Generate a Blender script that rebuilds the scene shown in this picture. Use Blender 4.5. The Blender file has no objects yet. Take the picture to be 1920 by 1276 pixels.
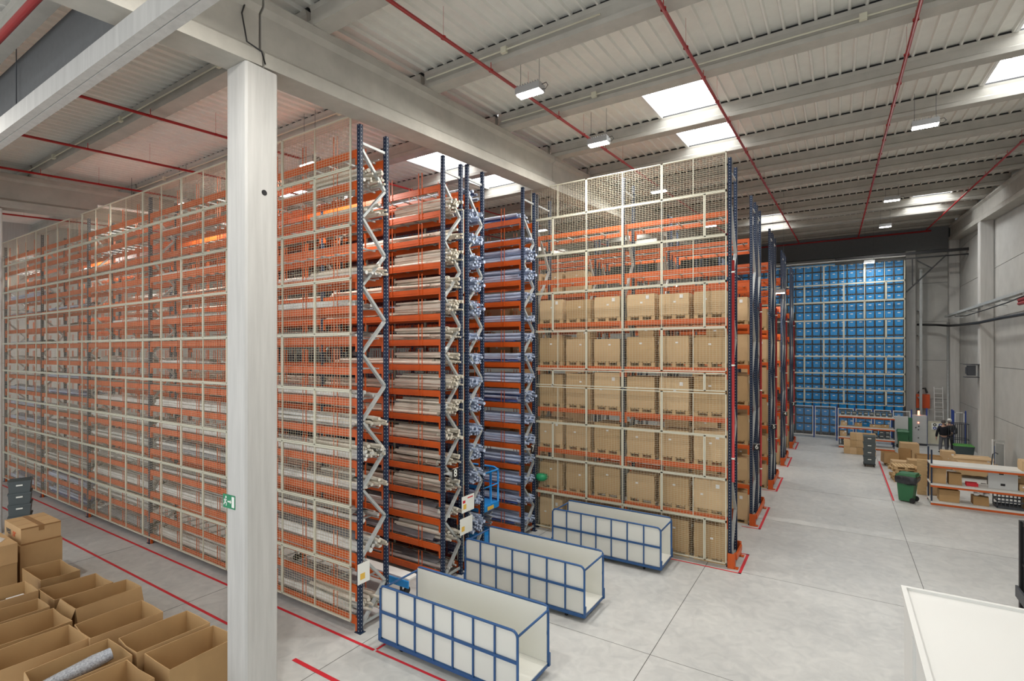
import bpy, math, random
from mathutils import Vector, Matrix
random.seed(7)
sc = bpy.context.scene
COL = sc.collection

# ------------------------------------------------------------------ camera
F, CX, HY, H = 963.7, 960.0, 660.5, 5.5
YAW = math.atan2(1572.6-CX, F)
cd = bpy.data.cameras.new('camera'); cam = bpy.data.objects.new('camera', cd); COL.objects.link(cam)
cd.sensor_width = 36; cd.sensor_fit = 'HORIZONTAL'; cd.lens = F/1920*36
cd.shift_y = (HY-638)/1920
cd.clip_start = .05; cd.clip_end = 200
cam.location = (0, 0, H); cam.rotation_euler = (math.pi/2, 0, YAW)
sc.camera = cam

# ------------------------------------------------------------------ world, exposure
w = bpy.data.worlds.new('daylight'); sc.world = w; w.use_nodes = True
bg = w.node_tree.nodes['Background']; bg.inputs[0].default_value = (.93, .96, 1, 1); bg.inputs[1].default_value = 1.0
sc.view_settings.view_transform = 'Standard'; sc.view_settings.look = 'None'
sc.view_settings.exposure = 0.58; sc.view_settings.gamma = 1; sc.view_settings.use_curve_mapping = False
SKY_E = 4.0; LAMP_W = 130; LENS_E = 14

# ------------------------------------------------------------------ materials
MATS = {}
def mat(name, col, rough=.6, metal=0, noise=0, nscale=6, bump=0, emit=0, stretch=None, alpha=1, trans=0, spec=.5):
    m = bpy.data.materials.new(name); m.use_nodes = True; nt = m.node_tree; b = nt.nodes['Principled BSDF']
    b.inputs['Base Color'].default_value = (*col, 1); b.inputs['Roughness'].default_value = rough
    b.inputs['Metallic'].default_value = metal; b.inputs['Specular IOR Level'].default_value = spec
    if emit:
        b.inputs['Emission Color'].default_value = (*col, 1); b.inputs['Emission Strength'].default_value = emit
    if alpha < 1: b.inputs['Alpha'].default_value = alpha
    if noise or bump:
        tc = nt.nodes.new('ShaderNodeTexCoord'); mp = nt.nodes.new('ShaderNodeMapping'); n = nt.nodes.new('ShaderNodeTexNoise')
        nt.links.new(tc.outputs['Object'], mp.inputs[0]); nt.links.new(mp.outputs[0], n.inputs['Vector'])
        if stretch: mp.inputs['Scale'].default_value = stretch
        n.inputs['Scale'].default_value = nscale; n.inputs['Detail'].default_value = 6; n.inputs['Roughness'].default_value = .6
        if noise:
            r = nt.nodes.new('ShaderNodeValToRGB'); nt.links.new(n.outputs[0], r.inputs[0])
            r.color_ramp.elements[0].position = .3; r.color_ramp.elements[1].position = .7
            r.color_ramp.elements[0].color = (*[c*(1-noise) for c in col], 1)
            r.color_ramp.elements[1].color = (*[min(1, c*(1+noise)) for c in col], 1)
            nt.links.new(r.outputs[0], b.inputs['Base Color'])
        if bump:
            bp = nt.nodes.new('ShaderNodeBump'); bp.inputs['Strength'].default_value = bump; bp.inputs['Distance'].default_value = .02
            nt.links.new(n.outputs[0], bp.inputs['Height']); nt.links.new(bp.outputs[0], b.inputs['Normal'])
    MATS[name] = m; return m
mat('concrete', (.45, .43, .38), .85, noise=.10, nscale=2.2, bump=.15)
mat('concrete_wall', (.48, .475, .445), .9, noise=.08, nscale=1.2)
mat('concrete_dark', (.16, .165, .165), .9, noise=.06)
mat('column_concrete', (.54, .53, .50), .8, noise=.09, nscale=2, stretch=(5, 5, .35))
mat('sheet_white', (.80, .79, .73), .5, noise=.04, nscale=3)
mat('red_pipe', (.42, .018, .02), .35)
mat('tape_red', (.62, .02, .035), .5)
mat('joint_dark', (.10, .10, .09), .9)
mat('cream', (.62, .60, .47), .45)
mat('wire', (.58, .53, .38), .5)
mat('orange', (.60, .098, .008), .45, noise=.05)
mat('navy_plain', (.012, .026, .06), .4)
mat('galv', (.46, .48, .47), .5, metal=.25, noise=.1, nscale=9)
mat('wood', (.55, .38, .19), .8, noise=.2, nscale=4, stretch=(1, 1, 14))
mat('carton', (.46, .285, .125), .75, noise=.06, nscale=2)
mat('carton_b', (.52, .33, .155), .75, noise=.06, nscale=2)
mat('carton_c', (.40, .24, .10), .75, noise=.07, nscale=2)
mat('load_a', (.56, .38, .20), .75, noise=.05, nscale=2)
mat('load_b', (.64, .45, .25), .75, noise=.05, nscale=2)
mat('load_c', (.50, .33, .16), .75, noise=.06, nscale=2)
mat('carton_in', (.50, .315, .14), .8, noise=.05, nscale=2)
mat('tape_brown', (.30, .16, .06), .35)
mat('paper', (.80, .80, .78), .6)
mat('plastic_white', (.74, .74, .70), .28, noise=.07, nscale=5, stretch=(.6, 6, 6))
mat('plastic_cream', (.76, .71, .60), .3, noise=.10, nscale=5, stretch=(.6, 6, 6))
mat('plastic_blue', (.52, .60, .76), .25, noise=.22, nscale=4, stretch=(.6, 6, 6))
mat('plastic_grey', (.42, .42, .39), .22, noise=.25, nscale=4, stretch=(.5, 7, 7))
mat('film_grey', (.30, .31, .33), .18, noise=.45, nscale=3, stretch=(.5, 6, 6), bump=.6)
mat('film_brown', (.34, .30, .24), .2, noise=.4, nscale=3, stretch=(.5, 6, 6), bump=.6)
mat('film_blue', (.05, .09, .26), .2, noise=.5, nscale=3, stretch=(.5, 6, 6), bump=.6)
mat('cart_blue', (.020, .085, .235), .35)
mat('cart_white', (.72, .72, .66), .4)
mat('white_paint', (.74, .74, .71), .45)
mat('tote_blue', (.002, .30, .74), .35, noise=.05)
mat('tote_dark', (.05, .075, .08), .6)
mat('tote_grey', (.085, .105, .11), .5)
mat('fence_blue', (.03, .07, .30), .4)
mat('lift_blue', (.01, .27, .70), .35)
mat('black', (.012, .012, .013), .45)
mat('rubber', (.02, .02, .02), .8)
mat('bag', (.03, .032, .036), .25, noise=.3, bump=.6, nscale=9)
mat('bin_green', (.03, .15, .06), .45)
mat('green_lid', (.06, .24, .04), .45)
mat('sign_green', (.0, .22, .09), .4)
mat('sign_white', (.85, .86, .80), .4)
mat('sign_blue', (.02, .06, .35), .4)
mat('sign_yellow', (.80, .50, .08), .5)
mat('cabinet', (.55, .56, .55), .4)
mat('steel_dark', (.05, .055, .065), .45)
mat('skin', (.55, .33, .24), .6); mat('cloth_black', (.008, .009, .014), .9); mat('cloth_grey', (.13, .135, .15), .9)
mat('cloth_dark', (.03, .032, .035), .9)
mat('hair', (.10, .09, .085), .9); mat('boot', (.015, .013, .012), .7); mat('bubble', (.5, .52, .55), .2, metal=.3, noise=.4, nscale=40, bump=1)
mat('shelf_white', (.70, .69, .64), .5); mat('ext_orange', (.70, .10, .02), .4); mat('lamp_body', (.45, .46, .46), .4, metal=.3)
mat('lens', (1, .98, .95), .3, emit=LENS_E); mat('pane', (.96, .98, 1), .3, emit=SKY_E); mat('red_light', (1, .15, .08), .3, emit=6)
mat('net_dark', (.03, .022, .05), .8)
mat('tube_off', (.80, .80, .76), .4); mat('strap_green', (.01, .26, .10), .5)

def floor_mat():
    m = mat('floor', (.56, .56, .54), .42); nt = m.node_tree; b = nt.nodes['Principled BSDF']
    tc = nt.nodes.new('ShaderNodeTexCoord'); a = nt.nodes.new('ShaderNodeTexNoise'); c = nt.nodes.new('ShaderNodeTexNoise')
    a.inputs['Scale'].default_value = .35; a.inputs['Detail'].default_value = 8; c.inputs['Scale'].default_value = 3.5; c.inputs['Detail'].default_value = 9
    c.inputs['Distortion'].default_value = 1.2
    for n in (a, c): nt.links.new(tc.outputs['Object'], n.inputs['Vector'])
    mx = nt.nodes.new('ShaderNodeMix'); mx.data_type = 'FLOAT'; mx.inputs[0].default_value = .5
    nt.links.new(a.outputs[0], mx.inputs[2]); nt.links.new(c.outputs[0], mx.inputs[3])
    r = nt.nodes.new('ShaderNodeValToRGB'); nt.links.new(mx.outputs[0], r.inputs[0])
    r.color_ramp.elements[0].position = .36; r.color_ramp.elements[0].color = (.46, .465, .455, 1)
    r.color_ramp.elements[1].position = .62; r.color_ramp.elements[1].color = (.60, .60, .575, 1)
    nt.links.new(r.outputs[0], b.inputs['Base Color'])
    return m
floor_mat()
def post_mat():        # navy upright with two columns of pressed holes every 50 mm
    m = mat('navy', (.010, .024, .060), .5, spec=.3); nt = m.node_tree; b = nt.nodes['Principled BSDF']
    tc = nt.nodes.new('ShaderNodeTexCoord'); sp = nt.nodes.new('ShaderNodeSeparateXYZ'); nt.links.new(tc.outputs['Object'], sp.inputs[0])
    def M(op, a, bv=None):
        n = nt.nodes.new('ShaderNodeMath'); n.operation = op
        if isinstance(a, (int, float)): n.inputs[0].default_value = a
        else: nt.links.new(a, n.inputs[0])
        if bv is not None:
            if isinstance(bv, (int, float)): n.inputs[1].default_value = bv
            else: nt.links.new(bv, n.inputs[1])
        return n.outputs[0]
    z = M('LESS_THAN', M('ABSOLUTE', M('SUBTRACT', M('FRACT', M('MULTIPLY', sp.outputs[2], 13.3)), .5)), .15)
    cols = []
    for o in (sp.outputs[0], sp.outputs[1]):
        cols.append(M('LESS_THAN', M('ABSOLUTE', o), .0062))
    c = M('MULTIPLY', M('MAXIMUM', cols[0], cols[1]), z)
    mx = nt.nodes.new('ShaderNodeMix'); mx.data_type = 'RGBA'; nt.links.new(c, mx.inputs[0])
    mx.inputs[6].default_value = (.010, .024, .060, 1); mx.inputs[7].default_value = (.55, .57, .60, 1)
    nt.links.new(mx.outputs[2], b.inputs['Base Color'])
post_mat()

# ------------------------------------------------------------------ mesh building
class MB:
    def __init__(s): s.v = []; s.f = []; s.m = []; s.sm = []
    def quad(s, vs, m=0, smooth=False):
        i = len(s.v); s.v += [tuple(p) for p in vs]; s.f.append(tuple(range(i, i+len(vs)))); s.m.append(m); s.sm.append(smooth); return s
    def hexa(s, P, m=0):
        i = len(s.v); s.v += [tuple(p) for p in P]
        for f in ((0, 3, 2, 1), (4, 5, 6, 7), (0, 1, 5, 4), (1, 2, 6, 5), (2, 3, 7, 6), (3, 0, 4, 7)):
            s.f.append(tuple(i+k for k in f)); s.m.append(m); s.sm.append(False)
        return s
    def box(s, x0, y0, z0, x1, y1, z1, m=0):
        return s.hexa([(x0, y0, z0), (x1, y0, z0), (x1, y1, z0), (x0, y1, z0), (x0, y0, z1), (x1, y0, z1), (x1, y1, z1), (x0, y1, z1)], m)
    def cbox(s, c, d, m=0): return s.box(c[0]-d[0]/2, c[1]-d[1]/2, c[2]-d[2]/2, c[0]+d[0]/2, c[1]+d[1]/2, c[2]+d[2]/2, m)
    def bar(s, a, b, w, h, m=0, up=(0, 0, 1)):
        a, b = Vector(a), Vector(b); d = (b-a).normalized(); u = Vector(up)
        if abs(d.dot(u)) > .95: u = Vector((0, 1, 0))
        r = d.cross(u).normalized(); u = r.cross(d).normalized(); r *= w/2; u *= h/2
        return s.hexa([a-r-u, a+r-u, a+r+u, a-r+u, b-r-u, b+r-u, b+r+u, b-r+u], m)
    def tube(s, pts, r, n=8, m=0, cap=True):
        pts = [Vector(p) for p in pts]; base = len(s.v); rs = r if isinstance(r, (list, tuple)) else [r]*len(pts)
        for k, p in enumerate(pts):
            d = (pts[min(k+1, len(pts)-1)]-pts[max(k-1, 0)]).normalized()
            u = Vector((0, 0, 1)) if abs(d.z) < .9 else Vector((1, 0, 0))
            a = d.cross(u).normalized(); b = d.cross(a).normalized()
            for j in range(n):
                t = 2*math.pi*j/n; s.v.append(tuple(p+a*math.cos(t)*rs[k]+b*math.sin(t)*rs[k]))
        for k in range(len(pts)-1):
            for j in range(n):
                s.f.append((base+k*n+j, base+k*n+(j+1) % n, base+(k+1)*n+(j+1) % n, base+(k+1)*n+j)); s.m.append(m); s.sm.append(n > 4)
        if cap:
            s.f.append(tuple(base+j for j in range(n))); s.m.append(m); s.sm.append(False)
            s.f.append(tuple(base+(len(pts)-1)*n+j for j in reversed(range(n)))); s.m.append(m); s.sm.append(False)
        return s
    def lathe(s, c, prof, n=20, m=0):
        base = len(s.v)
        for r, z in prof:
            for j in range(n): s.v.append((c[0]+r*math.cos(2*math.pi*j/n), c[1]+r*math.sin(2*math.pi*j/n), c[2]+z))
        for k in range(len(prof)-1):
            for j in range(n):
                s.f.append((base+k*n+j, base+k*n+(j+1) % n, base+(k+1)*n+(j+1) % n, base+(k+1)*n+j)); s.m.append(m); s.sm.append(True)
        return s
    def mesh(s, name, mats):
        me = bpy.data.meshes.new(name); me.from_pydata(s.v, [], s.f)
        for x in (mats if isinstance(mats, (list, tuple)) else [mats]): me.materials.append(MATS[x])
        me.polygons.foreach_set('material_index', s.m); me.polygons.foreach_set('use_smooth', s.sm); me.update(); return me
def obj(name, data, parent=None, loc=(0, 0, 0), rz=0):
    o = bpy.data.objects.new(name, data); COL.objects.link(o); o.location = loc
    if rz: o.rotation_euler = (0, 0, rz)
    if parent: o.parent = parent
    return o
def tag(o, label, cat, group=None, kind=None):
    o['label'] = label; o['category'] = cat
    if group: o['group'] = group
    if kind: o['kind'] = kind
    return o
def struct(name, mb, mats, label=None):
    o = obj(name, mb.mesh(name, mats)); o['kind'] = 'structure'
    if label: o['label'] = label; o['category'] = name.split('_')[0]
    return o
def empty(name, label, cat, loc=(0, 0, 0), rz=0, group=None):
    return tag(obj(name, None, None, loc, rz), label, cat, group)
ORD = ['first', 'second', 'third', 'fourth', 'fifth', 'sixth', 'seventh', 'eighth', 'ninth', 'tenth', 'eleventh', 'twelfth', 'thirteenth',
       'fourteenth', 'fifteenth', 'sixteenth', 'seventeenth', 'eighteenth', 'nineteenth', 'twentieth', 'twenty-first', 'twenty-second']

# ------------------------------------------------------------------ shell
SL = .068
roof = lambda y: 11.08+SL*y
gtop = lambda y: 10.66+SL*y
gbot = lambda y: 9.585+.0705*y
XL, XR, YF, YB = -33, 6.4, -6, 42.65
struct('floor', MB().box(XL, YF, -.2, XR+.3, YB+.3, 0), 'floor')
mb = MB()
for x, y0, y1 in ((-2.9, YF, YB), (1.67, YF, YB), (-12.1, YF, 6.8), (-16.9, YF, 6.8), (-7.6, YF, YB), (-21.6, YF, 6.8)):
    mb.box(x-.006, y0, .0005, x+.006, y1, .002)
for y in (-.3, 4.4, 9.25, 13.95, 18.8, 23.6, 28.4, 33.2, 38): mb.box(XL if y < 6.8 else -8, y-.004, .0005, XR, y+.004, .002)
struct('trim_1', mb, 'joint_dark')
# back wall: stacked concrete panels with dark open joints
mb = MB()
for i in range(5):
    z0 = i*2.5+(.01 if i else 0)
    mb.box(XL, YB, z0, XR+.3, YB+.2, (i+1)*2.5-.015)
mb.box(XL, YB+.02, 0, XR+.3, YB+.25, 14.4, 1)
struct('wall_back', mb, ['concrete_wall', 'concrete_dark'])
mb = MB().box(XL, YB-.35, 12.1, 5.87, YB, 13.6)
struct('trim_2', mb, 'concrete_dark')
mb = MB()
for i in range(6):
    mb.box(XR, -2, i*2.4+(.012 if i else 0), XR+.18, YB, (i+1)*2.4-.012)
mb.box(XR+.02, -2, 0, XR+.3, YB+.2, 14.6, 1)
struct('wall_right', mb, ['concrete_wall', 'concrete_dark'])
mb = MB()
for i in range(5): mb.box(XL-.2, YF, i*2.5+(.012 if i else 0), XL, YB, (i+1)*2.5-.012)
mb.box(XL-.3, YF, 0, XL-.02, YB+.2, 14.4, 1)
struct('wall_left', mb, ['column_concrete', 'concrete_dark'])
# purlin lines and skylights
PY = [-6.2, -3.1, -.1, 2.8, 5.7, 8.6, 11.52, 14.5, 17.5, 20.55, 23.6, 26.65, 29.7, 32.8, 35.9, 39.0, 42.1]
GX = [-21.76, -7.76, 6.13]
SKYX = [(-12.25, -10.7), (-4.2, -2.66), (3.08, 4.65), (-19.5, -17.95), (-27.0, -25.4)]
SKYY = [(6, 7), (7, 8), (12, 13), (13, 14)]
# ribbed roof sheet, leaving the skylight openings
def rib_sheet(mb, x0, x1, y0, y1):
    n = max(1, round((x1-x0)/.27)); p = (x1-x0)/n
    prof = []
    for i in range(n):
        a = x0+i*p; prof += [(a, .06), (a+p-.085, .06), (a+p-.065, 0), (a+p-.03, 0), (a+p-.01, .06)]
    prof.append((x1, .06))
    b = len(mb.v)
    for y in (y0, y1):
        for x, z in prof: mb.v.append((x, y, roof(y)+z))
    L = len(prof)
    for i in range(L-1):
        mb.f.append((b+i, b+i+1, b+L+i+1, b+L+i)); mb.m.append(0); mb.sm.append(False)
mb = MB()
xs = sorted(SKYX)
for k in range(len(PY)-1):
    y0, y1 = PY[k], PY[k+1]
    if any(a == k for a, b in SKYY):
        x = XL
        for a, b in xs: rib_sheet(mb, x, a, y0, y1); x = b
        rib_sheet(mb, x, XR+.3, y0, y1)
    else: rib_sheet(mb, XL, XR+.3, y0, y1)
mb.hexa([(XL, PY[0], roof(PY[0])+.35), (XR+.3, PY[0], roof(PY[0])+.35), (XR+.3, PY[6], roof(PY[6])+.35), (XL, PY[6], roof(PY[6])+.35)] +
        [(XL, PY[0], roof(PY[0])+.4), (XR+.3, PY[0], roof(PY[0])+.4), (XR+.3, PY[6], roof(PY[6])+.4), (XL, PY[6], roof(PY[6])+.4)])
struct('ceiling', mb, 'sheet_white')
wn = 0
for (xa, xb) in SKYX:
    for (k, k1) in SKYY:
        y0, y1 = PY[k], PY[k1]; wn += 1; mb = MB(); n = 12
        P = []
        for i in range(n+1):
            t = i/n; P.append((xa+(xb-xa)*t, .12+.30*math.sin(math.pi*t)))
        for i in range(n):
            (xA, zA), (xB, zB) = P[i], P[i+1]
            mb.quad([(xA, y0, roof(y0)+zA), (xB, y0, roof(y0)+zB), (xB, y1, roof(y1)+zB), (xA, y1, roof(y1)+zA)], 0, True)
        for x in (xa, xb):
            mb.hexa([(x-.03, y0, roof(y0)-.01), (x+.03, y0, roof(y0)-.01), (x+.03, y1, roof(y1)-.01), (x-.03, y1, roof(y1)-.01),
                     (x-.03, y0, roof(y0)+.14), (x+.03, y0, roof(y0)+.14), (x+.03, y1, roof(y1)+.14), (x-.03, y1, roof(y1)+.14)], 1)
        for y in (y0+.75, y0+1.5, y0+2.25):
            mb.tube([(x, y, roof(y)+z-.03) for x, z in P], .014, 5, 2)
        for y in (y0+.02, y1-.02):
            mb.quad([(xa, y, roof(y)), (xb, y, roof(y))]+[(x, y, roof(y)+z+.02) for x, z in reversed(P)], 1)
        struct('window_%d' % wn, mb, ['pane', 'white_paint', 'lamp_body'])
# concrete purlins, one per bay
def purlin(y, x0, x1):
    mb = MB(); b = gtop(y)+.0; t = roof(y)
    pr = [(-.16, 0), (.16, 0), (.16, .10), (.07, .16), (.07, .34), (.10, .41), (-.10, .41), (-.07, .34), (-.07, .16), (-.16, .10)]
    i = len(mb.v)
    for x in (x0, x1):
        for dy, dz in pr: mb.v.append((x, y+dy, b+dz))
    n = len(pr)
    for j in range(n): mb.f.append((j, (j+1) % n, n+(j+1) % n, n+j)); mb.m.append(0); mb.sm.append(False)
    mb.f.append(tuple(reversed(range(n)))); mb.f.append(tuple(range(n, 2*n))); mb.m += [0, 0]; mb.sm += [False, False]
    mb.hexa([(x, y+dy, gtop(y)+.41+dz+SL*dy) for dz in (0, .065) for x, dy in ((x0, -.05), (x1, -.05), (x1, .05), (x0, .05))], 1)  # black strip added to paint in the shade of the gap under the sheet
    return struct('ceiling_beam', mb, ['concrete', 'black'])
for y in PY[2:]:
    for x0, x1 in ((-7.70, 6.15), (-21.70, -7.82), (XL, -21.82)): purlin(y, x0, x1)
# girders
def girder(xc, y0, y1, n=1):
    mb = MB()
    for dz0, dz1, w0, w1 in ((0, .22, .265, .265), (.22, .30, .265, .17), (.30, .84, .17, .17), (.84, .92, .17, .26)):
        P = []
        for dz, w in ((dz0, w0), (dz1, w1)):
            for (dx, y) in ((-w, y0), (w, y0), (w, y1), (-w, y1)): P.append((xc+dx, y, gbot(y)+dz))
        mb.hexa(P)
    P = [(xc+dx, y, gbot(y)+.92) for dx, y in ((-.26, y0), (.26, y0), (.26, y1), (-.26, y1))] + [(xc+dx, y, gtop(y)-.005) for dx, y in ((-.26, y0), (.26, y0), (.26, y1), (-.26, y1))]
    mb.hexa(P)
    return struct('girder', mb, 'concrete')
for x in GX[:2]:
    girder(x, YF, 4.62); girder(x, 4.66, 14.3); girder(x, 14.33, YB)
girder(6.13, 6, 24.2); girder(6.13, 24.23, YB)
def column(x, y, w=.53, mats=('column_concrete', 'black'), hole=None, z1=None):
    mb = MB(); c = .03; a = w/2
    pr = [(-a+c, -a), (a-c, -a), (a, -a+c), (a, a-c), (a-c, a), (-a+c, a), (-a, a-c), (-a, -a+c)]
    top = (z1 or gbot(y-a))-.005; n = 8
    for z in (0, top): mb.v += [(x+dx, y+dy, z) for dx, dy in pr]
    for j in range(n): mb.f.append((j, (j+1) % n, n+(j+1) % n, n+j)); mb.m.append(0); mb.sm.append(False)
    mb.f.append(tuple(reversed(range(n)))); mb.f.append(tuple(range(n, 2*n))); mb.m += [0, 0]; mb.sm += [False]*2
    if hole:
        for hz, hy in hole:
            k = len(mb.v); mb.v += [(x+a+.002, y+hy+.045*math.cos(t*math.pi/8), hz+.045*math.sin(t*math.pi/8)) for t in range(16)]
            mb.f.append(tuple(range(k, k+16))); mb.m.append(1); mb.sm.append(False)
    return struct('column', mb, list(mats))
column(-7.765, 4.625, hole=[(7.97, .03)])
column(-21.765, 4.625)
column(-7.765, 27.0)
column(6.13, 33.95); column(6.13, 42.35); column(6.13, 24.2); column(3.95, 42.35, z1=12.1)
# end block at right columns (dark round fixing holes)
# wall above a low beam on the left, seen under the near purlin
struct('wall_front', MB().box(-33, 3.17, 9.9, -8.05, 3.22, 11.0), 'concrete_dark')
struct('trim_3', MB().box(-33, 2.84, 9.405, -3.0, 2.95, 9.70).box(-33, 2.96, 9.40, -3.0, 3.07, 9.66).box(-33, 2.86, 9.43, -3.0, 3.05, 9.65), 'column_concrete')
for x in (-8.35, -12.9, -14.3):
    tag(obj('hanger_rod', MB().tube([(x, 3.12, 9.7), (x, 3.12, 11.2)], .008, 6).mesh('hanger_rod', 'steel_dark')),
        {-8.35: 'thin dark rod hanging against grey panel close to the concrete girder', -12.9: 'thin dark rod hanging against grey panel, middle of three', -14.3: 'thin dark rod against grey panel, farthest from concrete girder'}[x], 'rod')

# ------------------------------------------------------------------ fire sprinkler pipes
def pipe_run(x, y0, y1, label, dz=-.58):
    t = empty('sprinkler_pipe', label, 'pipe', (x, y0, roof(y0)+dz), group='red sprinkler pipes under the roof')
    L = y1-y0
    obj('pipe', MB().tube([(0, 0, 0), (0, L, SL*L)], .033, 10).mesh('pipe', 'red_pipe'), t)
    k = 0
    for y in PY:
        if y0 < y < y1:
            for d in (-.25, 1.2):
                if y0 < y+d < y1:
                    q = y+d-y0
                    obj('pipe_clamp', MB().lathe((0, q, SL*q), [(.048, -.02), (.048, .02)], 8).tube([(0, q, SL*q), (0, q, SL*q+(.16 if d < 0 else .55))], .008 if d < 0 else .003, 5).mesh('pipe_clamp', 'red_pipe'), t)
                    k += 1
            q = y+.5-y0
for x, lb in ((4.75, 'red sprinkler pipe nearest the right concrete wall'), (1.13, 'red sprinkler pipe running above the wide clear aisle'),
              (-2.4, 'red sprinkler pipe passing beside the roof skylights'), (-5.8, 'red sprinkler pipe with ceiling lamps hanging beside it'),
              (-9.5, 'red sprinkler pipe just behind the main concrete girder'),
              (-13.2, 'red sprinkler pipe ending behind the large concrete column'), (-16.75, 'red sprinkler pipe left of column, second line'),
              (-20.3, 'red sprinkler pipe crossing in front of the far left girder'), (-23.8, 'red sprinkler pipe beyond the far left girder'),
              (-27.6, 'red sprinkler pipe farthest left under the roof')):
    pipe_run(x, 3.4 if x < -7.7 else 1.0, 42.2, lb)
tag(obj('water_main', MB().tube([(-33, 2.5, 10.45), (-7, 2.5, 10.45)], .055, 12).mesh('water_main', 'red_pipe')), 'thick red water main at the top left corner', 'pipe')
tag(obj('water_main', MB().tube([(-7, YB-.45, 13.3), (5.0, YB-.45, 13.3)], .05, 10).mesh('water_main', 'red_pipe')), 'thin red cross pipe along top of the back wall', 'pipe')
# conduit with junction boxes on purlins
def conduit(y, x0, x1, lb, n=2):
    t = empty('cable_conduit', lb, 'conduit', (0, y-.235, gtop(y)+.14))
    obj('tube', MB().tube([(x0, 0, 0), (x1, 0, 0)], .016, 6).mesh('tube', 'cream'), t)
    for i in range(n):
        x = x0+(x1-x0)*(i+.5)/n; obj('junction_box', MB().cbox((x, 0, 0), (.12, .07, .12)).mesh('junction_box', 'cream'), t)
conduit(8.6, -7.5, -3.5, 'pale conduit on the roof beam nearest the ceiling lamp', 1)
conduit(11.52, -7.5, 3, 'long pale conduit on second roof beam past the lamp', 2)
conduit(5.7, -21.5, -8.1, 'pale conduit with junction boxes left of the concrete column', 3)
conduit(8.6, -21.5, -8.1, 'pale conduit on roof beam above the mesh fronted rack', 3)
# black cable hanging down the girder above the column
tag(obj('drop_cable', MB().tube([(-7.58, 4.55, 11.0), (-7.58, 4.4, 10.8), (-7.57, 4.34, 10.6), (-7.47, 4.36, 10.15), (-7.48, 4.6, 10.12), (-7.48, 4.66, 9.95)], .012, 6).mesh('drop_cable', 'black')),
    'black cable running down the girder above the concrete column', 'cable')

# ------------------------------------------------------------------ lamps
me_body = MB().cbox((0, 0, .10), (.56, .26, .14)).cbox((0, -.131, .10), (.5, .004, .09))
for i in range(9): me_body.cbox((-.24+.06*i, 0, .19), (.012, .22, .05))
me_body = me_body.mesh('lamp_housing', 'lamp_body')
mbl = MB()
for i in range(6):
    for j in range(2): mbl.cbox((-.225+.09*i, -.05+.1*j, .018), (.075, .085, .02))
me_lens = mbl.mesh('lamp_lens', 'lens')
def lamp(x, y, z, label, power=None, rod=None):
    t = empty('high_bay_lamp', label, 'lamp', (x, y, z), group='high bay lamps hanging from the roof')
    obj('lamp_housing', me_body, t); obj('lamp_lens', me_lens, t)
    r = rod if rod is not None else roof(y)-z
    for dx in (-.22, .22): obj('hanging_wire', MB().tube([(dx, 0, .1), (dx, 0, r)], .005, 5).mesh('hanging_wire', 'steel_dark'), t)
    obj('power_cable', MB().tube([(.28, 0, .05), (.36, 0, .03), (.42, 0, .09), (.38, 0, .16), (.25, 0, .14)], .008, 5).mesh('power_cable', 'black'), t)
    ld = bpy.data.lights.new('lamp_light', 'AREA'); ld.shape = 'RECTANGLE'; ld.size = .5; ld.size_y = .2; ld.energy = power or LAMP_W; ld.color = (1, .97, .92)
    lo = bpy.data.objects.new('lamp_light', ld); COL.objects.link(lo); lo.parent = t; lo.location = (0, 0, -.01)
LAMPS = [(-5.35, 9.1, 10.78, 'bright ceiling lamp nearest the main girder'), (-5.4, 12.8, 11.02, 'lit ceiling lamp between nearest lamp and pallet rack'),
         (-5.6, 18.9, 11.4, 'lit ceiling lamp seen through top of pallet rack mesh'), (1.88, 16.9, 11.3, 'lit ceiling lamp above the wide aisle on the right'),
         (2.2, 35.5, 12.5, 'lit ceiling lamp far off above the blue tote wall'), (1.6, 38.9, 11.05, 'long-wired lit lamp hanging at top of blue tote wall'),
         (-2.35, 26.5, 8.2, 'lit lamp hanging low between the pallet rack ends'),
         (-18.3, 8.5, 10.35, 'lit lamp over the aisle left of the concrete column'), (-11.4, 8.3, 10.25, 'lit lamp housing above the rack just right of column'),
         (-27.5, 8.5, 9.9, 'lit lamp farthest left behind the mesh fronted rack'),
         (-5.5, 27.5, 11.9, 'ceiling lamp above the middle pallet racks'), (1.9, 27, 11.9, 'ceiling lamp over the wide aisle halfway back'),
         (1.9, 7, 10.5, 'ceiling lamp above the white cabin'), (-5.4, 3, 10.3, 'ceiling lamp above the floor cartons'), (-14, 1.0, 10.1, 'ceiling lamp over the open cartons'),
         (-14.5, 12, 10.9, 'ceiling lamp above the second narrow aisle'), (-12, 21.5, 11.3, 'ceiling lamp above deep pallet racks'), (-22, 13, 10.9, 'ceiling lamp over far end of narrow aisles')]
for x, y, z, lb in LAMPS: lamp(x, y, z, lb, 22 if y == 38.9 else (60 if z < 9 else None))
t = empty('tube_lamp', 'unlit white tube lamp hanging at left over the mesh rack', 'lamp', (-19.9, 7.7, 10.25))
obj('tube', MB().tube([(-.2, -.9, -.05), (-.0, .9, .05)], .045, 8).mesh('tube', 'tube_off'), t)
obj('hanging_wire', MB().tube([(-.1, 0, 0), (-.1, 0, 1.1)], .006, 5).mesh('hanging_wire', 'steel_dark'), t)

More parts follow.
